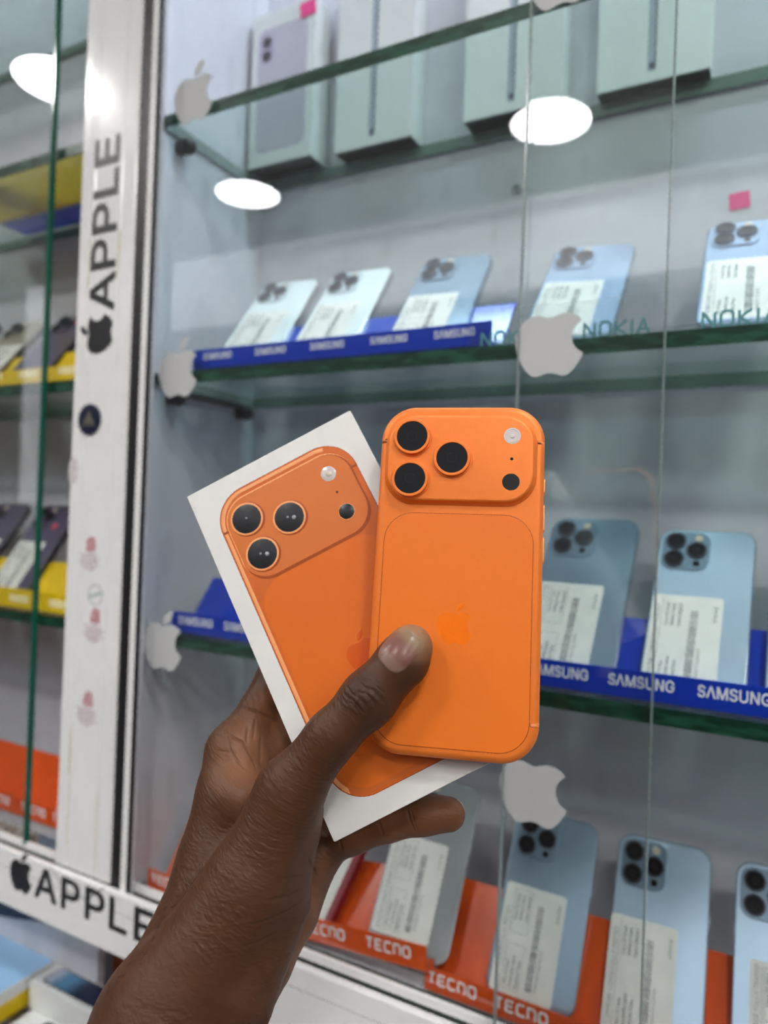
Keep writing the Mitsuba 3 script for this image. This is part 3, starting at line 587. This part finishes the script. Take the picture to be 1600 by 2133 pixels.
for lx, ly in ((-.0231, .0647), (-.0231, .0441), (-.0037, .0544)):
    q = put('lens', disc(.0074, ZP - .0005, ZP + .0018, lx, ly, n=12), 'lens_glass', pl, 25, WP, label='black camera lens')
    put('lens_ring', ring(.0073, .0087, ZP - .0006, ZP + .0024, lx, ly, 48), 'orange_alu', pl, 40, WP, label='orange lens ring')
    put('lens_collar', ring(.0086, .0094, ZP - .0006, ZP + .0006, lx, ly, 48), 'orange_alu', pl, 40, WP)
    put('lens_iris', ring(.0021, .0024, ZP + .00175, ZP + .00186, lx, ly, 24), 'lens_iris', pl, 0, WP)
f = put('flash', disc(.0039, ZP - .0004, ZP + .0002, .0239, .0658, n=10), 'flash_grey', pl, 25, WP, label='grey round flash')
put('flash_lens', cat(ring(.0030, .0034, ZP + .0001, ZP + .00045, .0239, .0658), disc(.0011, ZP, ZP + .0006, .0239, .0656, .0004)), 'flash_grey', pl, 30, WP)
put('microphone_hole', disc(.0007, ZP - .0003, ZP + .00008, .0239, .0547, n=6), 'lens_glass', pl, 0, WP)
put('depth_sensor', disc(.0040, ZP - .0004, ZP + .0001, .0238, .0437, n=10), 'lens_iris', pl, 25, WP)
gl_ = put('glass_panel', slab(.0690, .1055, .0135, H2 - .0006, H2 + .00025, 0, .0002, 12, 0, -.0242, 2), 'orange_glass', hp, 40, WP, label='matte orange glass inset')
put('panel_gap', slab(.0696, .1061, .0138, H2 - .0006, H2 + .00006, 0, 0, 12, 0, -.0242), 'po_dark', hp, 0, WP)
put('fruit_emblem', mv(fruit(.0152, .00006), shift(.0008, -.0242, H2 + .00023)), 'orange_logo', hp, 0, WP, label='tone-on-tone bitten fruit emblem')
def cut(boxm):
    a = m3.Manifold(m3.Mesh(np.asarray(trimesh.Trimesh(bodym.vertices, bodym.faces).vertices, np.float32), np.asarray(bodym.faces, np.uint32)))
    bb = m3.Manifold(m3.Mesh(np.asarray(boxm.vertices, np.float32), np.asarray(boxm.faces, np.uint32)))
    r = a ^ bb; o = r.to_mesh(); return trimesh.Trimesh(o.vert_properties[:, :3], o.tri_verts, process=False)
for sx, yy, hx in ((-1, .0638, .0035), (1, .0638, .0035), (1, -.0640, .0042), (-1, -.0640, .0042)):
    x0, x1 = (sx * W / 2 - .001, sx * W / 2 + hx) if sx < 0 else (sx * W / 2 - hx, sx * W / 2 + .001)
    m = cut(box(x0, x1, yy - .0009, yy + .0009, -.006, .006)); m.vertices = m.vertices * [1.0012, 1, 1.012]
    put('antenna_band', m, 'orange_band', hp, 0, WP)
for y0, y1 in ((.0395, .0472), (.0218, .0348), (.0072, .0195)):
    put('side_button', mv(slab(y1 - y0, .0032, .0015, 0, .0008, 0, .0003, 4), shift(W / 2 - .0002, (y0 + y1) / 2) @ np.array([[0, 0, 1, 0], [1, 0, 0, 0], [0, 1, 0, 0], [0, 0, 0, 1.]])), 'orange_bright', hp, 40, WP)

hb = thing('held_box', 'white box printed with an orange phone held behind the orange phone', 'box')
BW, BL, BT = .0974, .1852, .0240
put('lid', slab(BW, BL, .0008, -BT * .62, 0, 0, .0005, 3, seg=2), 'paper_white', hb, 30, WB)
put('base', slab(BW - .0008, BL - .0008, .0006, -BT, -BT * .62 - .0003, .0005, 0, 3, seg=2), 'paper_white', hb, 30, WB)
ph = put('phone_print', slab(.0780, .1650, .0180, -.0002, .00010, 0, 0, 14, 0, .0003), 'po_dark', hb, 0, WB, label='printed orange phone')
e = .00006
def pp(name, mesh, mat, lab=None): return put(name, mesh, mat, ph, 0, WB, lab)
pp('rim_print', slab(.0774, .1644, .0177, 0, .00010 + e, 0, 0, 14, 0, .0003), 'po_body')
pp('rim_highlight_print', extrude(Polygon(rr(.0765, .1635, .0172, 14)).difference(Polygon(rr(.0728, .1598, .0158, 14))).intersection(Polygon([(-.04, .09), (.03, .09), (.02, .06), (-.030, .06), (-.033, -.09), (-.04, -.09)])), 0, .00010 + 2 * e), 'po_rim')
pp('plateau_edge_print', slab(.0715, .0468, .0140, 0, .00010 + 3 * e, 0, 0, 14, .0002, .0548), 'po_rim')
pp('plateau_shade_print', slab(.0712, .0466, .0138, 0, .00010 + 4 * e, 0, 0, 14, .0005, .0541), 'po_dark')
pp('plateau_print', slab(.0702, .0450, .0135, 0, .00010 + 5 * e, 0, 0, 14, 0, .0549), 'po_plateau')
pp('panel_print', slab(.0700, .1090, .0150, 0, .00010 + 3 * e, 0, 0, 14, 0, -.0240), 'po_panel')
pp('band_print', cat(box(-.0388, -.0352, .0634, .0646, 0, .00010 + 3 * e), box(.0352, .0388, .0634, .0646, 0, .00010 + 3 * e)), 'po_dark')
for lx, ly in ((-.0243, .0656), (-.0243, .0450), (-.0040, .0556)):
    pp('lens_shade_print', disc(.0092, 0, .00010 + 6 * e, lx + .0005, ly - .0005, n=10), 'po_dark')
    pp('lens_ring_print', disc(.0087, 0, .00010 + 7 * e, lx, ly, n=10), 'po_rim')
    pp('lens_print', disc(.0077, 0, .00010 + 8 * e, lx, ly, n=10), 'print_black')
    pp('glint_print', cat(disc(.0006, 0, .00010 + 9 * e, lx - .0008, ly + .0004, n=4), disc(.0011, 0, .00010 + 9 * e, lx + .0022, ly - .0012, n=4)) if ly < .06 else disc(.0006, 0, .00010 + 9 * e, lx, ly + .0004, n=4), 'lens_glint')
pp('flash_print', disc(.0040, 0, .00010 + 7 * e, .0238, .0666, n=10), 'flash_grey')
pp('flash_core_print', disc(.0016, 0, .00010 + 8 * e, .0238, .0664, n=8), 'flash')
pp('microphone_print', disc(.0006, 0, .00010 + 7 * e, .0236, .0556, n=5), 'print_black')
pp('sensor_ring_print', disc(.0043, 0, .00010 + 7 * e, .0236, .0441, n=10), 'po_rim')
pp('sensor_print', disc(.0040, 0, .00010 + 8 * e, .0236, .0441, n=10), 'print_black')
pp('fruit_print', mv(fruit(.0155, .00010 + 4 * e), shift(.0008, -.0240)), 'po_logo')
def px(u, v, d): return np.array([(u - 800) / 1480 * d, -(v - 1066.5) / 1480 * d, -d])
CREASES = []
# ------------------------------------------------------------------ the hand (millimetres; right / up / towards the eye)
def surface_net(F, o, h):
    """mesh of the zero level of the sampled field F (inside negative)"""
    s = F < 0; n = F.shape
    acc = np.zeros(tuple(k - 1 for k in n) + (3,), np.float32); cnt = np.zeros(tuple(k - 1 for k in n), np.int32)
    for ax in range(3):
        a = [slice(None)] * 3; b = [slice(None)] * 3; a[ax] = slice(0, -1); b[ax] = slice(1, None)
        fa, fb = F[tuple(a)], F[tuple(b)]; idx = np.argwhere((fa < 0) != (fb < 0))
        va, vb = fa[tuple(idx.T)], fb[tuple(idx.T)]
        p = idx.astype(np.float32); p[:, ax] += va / (va - vb)
        o1, o2 = [k for k in range(3) if k != ax]
        for d1 in (0, -1):
            for d2 in (0, -1):
                c = idx.copy(); c[:, o1] += d1; c[:, o2] += d2
                ok = ((c >= 0) & (c < np.array(cnt.shape))).all(1)
                np.add.at(acc, tuple(c[ok].T), p[ok]); np.add.at(cnt, tuple(c[ok].T), 1)
    m = cnt > 0; ids = np.full(cnt.shape, -1, np.int64); ids[m] = np.arange(m.sum())
    v = acc[m] / cnt[m][:, None] * h + o; quads = []
    for ax in range(3):
        a = [slice(None)] * 3; b = [slice(None)] * 3; a[ax] = slice(0, -1); b[ax] = slice(1, None)
        idx = np.argwhere(s[tuple(a)] != s[tuple(b)]); ins = s[tuple(a)][tuple(idx.T)]
        o1, o2 = (ax + 1) % 3, (ax + 2) % 3
        q = []
        for d1, d2 in ((-1, -1), (0, -1), (0, 0), (-1, 0)):
            c = idx.copy(); c[:, o1] += d1; c[:, o2] += d2; q.append(c)
        ok = np.all([((c >= 0) & (c < np.array(cnt.shape))).all(1) for c in q], axis=0)
        qq = np.stack([ids[tuple(c[ok].T)] for c in q], 1); i2 = ins[ok]
        qq[~i2] = qq[~i2][:, ::-1]; quads.append(qq)
    q = np.vstack(quads)
    return trimesh.Trimesh(v, np.vstack([q[:, [0, 1, 2]], q[:, [0, 2, 3]]]), process=False)

def inbox(x, y, z): return (MB @ np.array([x * mm, y * mm, z * mm, 1]))[:3] / mm
BONES = [
 (2.6, [  # thumb, thenar, radial side of the wrist and forearm
  (px(604, 1648, 313), px(690, 1535, 311), 13.8, 10.4), (px(690, 1535, 311), px(768, 1455, 312), 10.0, 11.2), (px(768, 1455, 312), px(840, 1374, 314), 11.2, 10.2), (px(840, 1374, 314), px(857, 1344, 315), 10.2, 8.8),
  (px(604, 1648, 313), px(512, 1850, 306), 14.0, 17.5), (px(585, 1730, 320), px(500, 1900, 312), 15.5, 20),
  (px(620, 1690, 322), px(560, 1860, 314), 11, 16), (px(575, 1880, 316), px(480, 2060, 300), 15, 20),
  (px(512, 1850, 306), px(345, 2110, 292), 18.5, 24), (px(345, 2110, 292), np.array([-155., -375., -160.]), 24, 29)]),
 (4.0, [  # palm and ulnar side
  (px(440, 2040, 318), px(380, 2160, 300), 20, 24), (px(480, 1670, 348), px(455, 1800, 338), 15.5, 17), (px(455, 1800, 338), px(414, 1950, 322), 17, 19.5), (px(414, 1950, 322), px(316, 2135, 298), 19.5, 22), (px(316, 2135, 298), np.array([-158., -372., -170.]), 22, 28), (px(545, 1575, 369), px(578, 1532, 372), 12.5, 11), (px(508, 1985, 328), px(416, 2130, 306), 21, 25), (px(416, 2130, 302), np.array([-160., -385., -175.]), 25, 30),
  (px(470, 1960, 330), px(486, 1566, 359), 19, 11.0),
  (px(470, 1960, 332), px(540, 1592, 375), 17, 12.0), (px(490, 1970, 334), px(600, 1680, 376), 16, 12.0), (px(530, 1985, 336), px(643, 1775, 363), 17, 11.5),
  (px(598, 1890, 345), px(640, 1790, 360), 15, 12.5),
  (px(486, 1566, 359), px(545, 1580, 374), 11.0, 13), (px(545, 1580, 374), px(600, 1680, 376), 12, 12), (px(600, 1680, 376), px(643, 1775, 363), 12, 11.5),
  (px(572, 1690, 317), px(505, 1665, 338), 7.5, 7), (px(505, 1665, 338), px(478, 1640, 352), 7, 9)]),
 (2.2, [(px(490, 1560, 359), inbox(-52, -9, -36.5), 11.0, 10.5), (inbox(-52, -9, -36.5), inbox(-12, 4, -35), 10.5, 9.0), (inbox(-12, 4, -35), inbox(12, 2, -33), 9.0, 7.5)]),
 (2.2, [(px(545, 1582, 373), inbox(-38, -32, -38), 12, 10.5), (inbox(-38, -32, -38), inbox(8, -20, -35), 10.5, 9.0), (inbox(8, -20, -35), inbox(33, -22, -33), 9.0, 7.5)]),
 (2.2, [(px(600, 1680, 375), inbox(-28, -56, -38), 11.5, 10.0), (inbox(-28, -56, -38), inbox(13, -46, -35), 10.0, 8.8), (inbox(13, -46, -35), inbox(36, -48, -33), 8.8, 7.4)]),
 (2.2, [(px(645, 1772, 362), px(735, 1733, 357), 11.0, 9.4), (px(735, 1733, 357), px(805, 1709, 354), 9.4, 9.2), (px(805, 1709, 354), px(880, 1696, 351), 9.2, 8.9), (px(880, 1696, 351), px(934, 1696, 349), 8.9, 8.2)]),
]
def capsule(P, a, b, ra, rb):
    ab = b - a; t = np.clip(((P - a) @ ab) / (ab @ ab), 0, 1)
    return np.linalg.norm(P - a - t[..., None] * ab, axis=-1) - (ra + (rb - ra) * t)
def slab_field(P, M, half, c=(0, 0, 0), r=0.):
    q = (P - M[:3, 3] / mm) @ M[:3, :3] - np.array(c); d = np.abs(q) - np.array(half) + r
    return np.linalg.norm(np.maximum(d, 0), axis=-1) + np.minimum(d.max(-1), 0) - r
def hand_field(P):
    """smooth union of the tapered bones, fingers kept apart, with what it holds pressed out of it"""
    out = None
    for k, items in BONES:
        e = sum(np.exp(-np.clip(capsule(P, *i) / k, -40, 40)) for i in items); d = -k * np.log(e)
        out = d if out is None else (lambda a, b, kk: np.minimum(a, b) - np.maximum(kk - np.abs(a - b), 0)**2 / (4 * kk))(out, d, 7.0)
    for a, b, r, depth in CREASES: out = out + depth * np.exp(-(np.maximum(capsule(P, a, b, 0, 0), 0) / r)**2)
    d1 = slab_field(P, MB, (BW / 2 / mm, BL / 2 / mm, BT / 2 / mm), (0, 0, -BT / 2 / mm), .5)
    d2 = slab_field(P, MP, (W / 2 / mm, L / 2 / mm, TT / 2 / mm), (0, 0, 0), 3.)
    return np.maximum(np.maximum(out, .25 - d1), .15 - d2)
def build_hand(h=0.8):
    lo = np.array([-175., -345., -412.]); hi = np.array([62., -40., -150.]); C = 4.0
    ax = [np.arange(l, u, C) for l, u in zip(lo, hi)]
    G = np.stack(np.meshgrid(*ax, indexing='ij'), -1); near = np.abs(hand_field(G)) < 1.8 * C      # coarse pass, then fine cells near the skin
    r = int(round(C / h)); n = [len(a) * r for a in ax]
    F = np.where(np.repeat(np.repeat(np.repeat(hand_field(G) < 0, r, 0), r, 1), r, 2), -1., 1.).astype(np.float32)
    sub = np.stack(np.meshgrid(*[np.arange(r) * h] * 3, indexing='ij'), -1).reshape(-1, 3)
    idx = np.argwhere(near)
    for s in range(0, len(idx), 20000):
        i = idx[s:s + 20000]; p = (G[tuple(i.T)][:, None] + sub).reshape(-1, 3); f = hand_field(p).astype(np.float32)
        g = (i[:, None] * r + np.round(sub / h).astype(int)).reshape(-1, 3); F[tuple(g.T)] = f
    m = surface_net(F, lo, h)
    m.merge_vertices(); comp = m.split(only_watertight=False)
    m = max(comp, key=lambda c: len(c.faces))
    trimesh.smoothing.filter_taubin(m, .5, .53, 6)
    return m
hand = build_hand()
def onto(Q, n, reach=22.):
    """slides points back along n until they meet the skin"""
    Q = Q + n * reach
    for _ in range(60): Q = Q - n * (np.clip(hand_field(Q), -2, 4) * .8)[:, None]
    return Q
def nail_plate(c, axis, n, w, l, lift=.35, sq=2.6, drop=.9):
    axis = axis - n * (axis @ n); axis = axis / np.linalg.norm(axis); side = np.cross(axis, n); R_, A_ = 9, 36
    pts = [c]
    for i in range(1, R_ + 1):
        for j in range(A_):
            t = 2 * math.pi * j / A_; ct, st = math.cos(t), math.sin(t); k = (abs(ct)**sq + abs(st)**sq)**(-1 / sq) * i / R_
            pts.append(c + axis * (ct * k * l / 2) + side * (st * k * w / 2))
    Q = onto(np.array(pts), n); rim = np.r_[0, np.repeat(np.arange(1, R_ + 1), A_)] / R_
    top = Q + n * (lift * (1 - .55 * rim[:, None]**6)); bot = Q - n * drop
    v = np.vstack([top, bot]); N = len(top); f = []
    for j in range(A_):
        k = (j + 1) % A_; f += [[0, 1 + j, 1 + k], [N, N + 1 + k, N + 1 + j]]
        for i in range(R_ - 1):
            a, b, c_, d = 1 + i * A_ + j, 1 + i * A_ + k, 1 + (i + 1) * A_ + k, 1 + (i + 1) * A_ + j
            f += [[a, d, c_], [a, c_, b], [N + a, N + c_, N + d], [N + a, N + b, N + c_]]
        a, b = 1 + (R_ - 1) * A_ + j, 1 + (R_ - 1) * A_ + k; f += [[a, N + a, N + b], [a, N + b, b]]
    m = trimesh.Trimesh(v * mm, f, process=False)
    if np.cross(top[1 + A_ // 4] - top[0], top[1] - top[0]) @ n > 0: m.invert()
    return m
V = hand.vertices
def near(c, r, soft=.5): return np.clip((r - np.linalg.norm(V - c, axis=1)) / (r * soft), 0, 1)
def along(a, b, r, soft=.5): return np.clip((r - capsule(V, a, b, 0, 0)) / (r * soft), 0, 1)
# skin colours: dark back of the hand, lighter palm and finger pads
base, palm, pad, knuckle = (np.array(c) for c in ((.066, .026, .0125), (.27, .120, .064), (.20, .078, .036), (.040, .018, .011)))
col = np.tile(base, (len(V), 1)).astype(float)
def paint(w, c): global col; col = col * (1 - w[:, None]) + np.array(c) * w[:, None]
paint(.75 * np.maximum(near(px(545, 1590, 352), 30, .6), near(px(560, 1650, 345), 26, .6)), palm)
paint(.8 * along(px(560, 1480, 366), px(600, 1440, 366), 15), pad)
paint(.9 * along(px(735, 1733, 349), px(934, 1696, 342), 14), pad)
paint(.6 * along(px(640, 1800, 348), px(600, 1960, 330), 24, .7), palm * .8)
paint(.8 * np.clip((along(px(812, 1420, 322), px(880, 1350, 322), 13, .6)), 0, 1), pad * .95)
paint(.8 * near(px(855, 1335, 312), 13, .5), (.31, .16, .085))
paint(.75 * near(px(752, 1442, 302), 12, .5), knuckle)
jit = meshkit.fbm(V * .12, 4)[:, None]; col = col * (.86 + .28 * jit)
# fine creases across the limb, deeper over the thumb joint: the faces in view are divided and displaced
sm = lambda a, b, x: (lambda t: t * t * (3 - 2 * t))(np.clip((x - a) / (b - a), 0, 1))
nrm = np.array(trimesh.Trimesh(V, hand.faces, process=False).vertex_normals)
view = -V / np.linalg.norm(V, axis=1, keepdims=True); face_on = sm(-.05, .25, (nrm * view).sum(1)) * sm(-262, -240, V[:, 1])
sel = np.nonzero(face_on[hand.faces].max(1) > 0)[0]
V, FC, att = trimesh.remesh.subdivide(V, hand.faces, face_index=sel, vertex_attributes={'n': nrm, 'c': col, 'w': face_on[:, None]})
nrm, col, face_on = att['n'], att['c'], att['w'][:, 0]; nrm = nrm / np.linalg.norm(nrm, axis=1, keepdims=True)
def relief(P):
    x, y, z = P.T; w = sm(-150, -100, y); N = lambda a, b, c, s=0: meshkit.noise(np.stack([a, b, c], -1), s)
    warp = 2.4 * (N(x * .10, y * .10, z * .10) - .5)
    u = (x * .40 + y * .92) * (1 - w) + (x * .71 + y * .70) * w + warp; v = (x * .92 - y * .40) * (1 - w) + (x * .70 - y * .71) * w
    lines = lambda a, s, t, q: 1 - np.abs(2 * N(a / s, t / (s * 5.5), z / (s * 6), q) - 1)
    f = .55 * lines(u + .30 * v, .88, v - .3 * u, 1)**2 + .45 * lines(u - .34 * v, .80, v + .3 * u, 2)**2
    amp = .60 + .8 * sm(.30, .75, N(x * .06 + 5, y * .06, z * .06))
    d = np.sqrt((x + 9.8)**2 + (y + 79.0)**2 + .3 * (z + 302)**2); k = sm(13, 4, d)
    g = lines(u, 1.5, v * 1.3, 3)**2 + .6 * lines(v + .3 * u, 1.7, u, 4)**2
    tip = sm(8, 16, (x + 9.8) * .71 + (y + 79.0) * .70)
    return -(f * amp * (1 - .8 * tip) * .25 + g * k * .48)
# palm, finger and wrist creases: lines laid on the skin
from scipy.spatial import cKDTree
LINES = [(.9, .9, [(503, 1471), (525, 1478), (545, 1486), (565, 1496), (583, 1505)]), (.8, .9, [(472, 1520), (488, 1537), (506, 1546), (514, 1561), (523, 1577), (529, 1587), (534, 1602)]),
    (.7, .7, [(474, 1512), (480, 1563), (498, 1589), (519, 1607)]), (1.1, .6, [(544, 1530), (542, 1592)]), (.9, .45, [(516, 1514), (514, 1550)]), (.9, .45, [(532, 1498), (527, 1546)]),
    (.6, .45, [(445, 1525), (466, 1535)]), (.6, .4, [(464, 1496), (490, 1499)]), (.6, .4, [(451, 1563), (476, 1567)]), (.7, .7, [(706, 1745), (709, 1757), (713, 1772)]), (.7, .6, [(788, 1708), (793, 1724), (799, 1742)]),
    (.8, .8, [(848, 1683), (853, 1705), (864, 1733)]), (.6, .5, [(856, 1684), (862, 1712), (872, 1734)]), (.8, .8, [(642, 1787), (652, 1806), (663, 1826)]), (.7, .5, [(520, 1928), (560, 1916), (600, 1898), (626, 1880)]),
    (.7, .45, [(503, 1975), (540, 1962), (570, 1946)]), (.7, .4, [(560, 1875), (600, 1866), (634, 1850)]), (.6, .35, [(590, 1830), (640, 1822)])]
def cast(u, v):
    d = px(u, v, 1.0); d = d / np.linalg.norm(d); s_ = np.full(len(d), 270.) if d.ndim > 1 else 270.
    for _ in range(60): s_ = s_ + np.clip(hand_field((d * s_)[None])[0], -1, 6) * .8
    return d * s_
pts_, dep, rad = [], [], []
for r_, k_, line in LINES:
    a_ = np.array(line, float); seg_ = np.r_[0, np.cumsum(np.linalg.norm(np.diff(a_, axis=0), axis=1))]; n_ = int(seg_[-1] / 3.5) + 2
    for q_ in np.linspace(0, seg_[-1], n_):
        pts_.append(cast(np.interp(q_, seg_, a_[:, 0]), np.interp(q_, seg_, a_[:, 1]))); e_ = min(q_, seg_[-1] - q_) / (.25 * seg_[-1] + 1e-6); dep.append(k_ * min(1, .25 + e_)); rad.append(r_)
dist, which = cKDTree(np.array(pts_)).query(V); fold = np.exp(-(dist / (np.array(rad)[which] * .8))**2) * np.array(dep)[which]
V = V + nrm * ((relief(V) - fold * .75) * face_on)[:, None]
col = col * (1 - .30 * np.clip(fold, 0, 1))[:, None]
bsdf('skin', {'type': 'twosided', 'bsdf': {'type': 'principled', 'base_color': {'type': 'mesh_attribute', 'name': 'vertex_color'}, 'roughness': .46, 'specular': .22}})
NOHAND=0
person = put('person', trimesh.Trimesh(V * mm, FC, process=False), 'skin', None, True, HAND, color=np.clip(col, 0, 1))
tag(person, 'dark-skinned left hand and forearm gripping the orange phone and its white box', 'person')
axis = np.array([.66, .72, -.05])
def nail_tone(p, n, uv):
    x = (p.x * float(RT[0]) + p.y * float(RT[1]) + (p.z - EYE) * float(RT[2])) * 1000; y = (p.x * float(UP[0]) + p.y * float(UP[1]) + (p.z - EYE) * float(UP[2])) * 1000
    s = x * .67 + y * .74
    return mix(mix((.20, .115, .088), (.17, .072, .056), smoothstep(-44.5, -41.5, s + .3 * noise(x, y))), (.22, .14, .078), smoothstep(-36.5, -32.0, s + 1.2 * noise(x * .4, y * .4)))
bsdf('nail', pr(proc(nail_tone), .30, .35))
put('thumbnail', nail_plate(px(844, 1352, 314), axis, np.array([-.30, .16, .94]) / np.linalg.norm([-.30, .16, .94]), 15.4, 18.4, sq=3.6), 'nail', person, True, HAND, label='glossy thumbnail')
bsdf('nail_pale', pr((.55, .42, .30), .25, .5))
put('fingernail', nail_plate(px(938, 1688, 352), np.array([.9, .1, .2]), np.array([.62, .12, -.78]) / np.linalg.norm([.62, .12, -.78]), 10.5, 13.5, .5), 'nail_pale', person, True, HAND, label='pale rim of the little finger nail')
# short dark hairs along the forearm's edge
rng = np.random.default_rng(12); hairs = []
for _ in range(190):
    t = rng.uniform(0, 1); c = px(330 - 90 * t + rng.uniform(-45, 70), 1850 + 150 * t + rng.uniform(-50, 60), 296)
    n0 = np.array([-.55, .2, .8]); n0 /= np.linalg.norm(n0); s0 = onto(c[None] - n0 * 10, n0)[0]
    d = np.array([.75, .55, .0]) + rng.normal(0, .25, 3); d -= n0 * (d @ n0); d /= np.linalg.norm(d); ln = rng.uniform(2.5, 5.5)
    pts = np.array([s0 + d * ln * a + n0 * (1.1 * a - .9 * a * a - .08) + np.cross(d, n0) * rng.uniform(-.3, .5) * a * a for a in np.linspace(0, 1, 4)])
    ringp = [np.array([[math.cos(b), math.sin(b)] for b in (0, 2.09, 4.19)]) @ np.stack([np.cross(d, n0), n0]) * (.045 * (1 - .8 * i / 3)) + pts[i] for i in range(4)]
    hairs.append(loft_pts(ringp))
bsdf('hair', pr((.012, .009, .008), .5, .4))
kh = put('arm_hair', trimesh.Trimesh(cat(*hairs).vertices * mm, cat(*hairs).faces, process=False), 'hair', person, False, HAND)
labels[kh] = {'label': 'short dark hairs on the forearm', 'kind': 'stuff'}
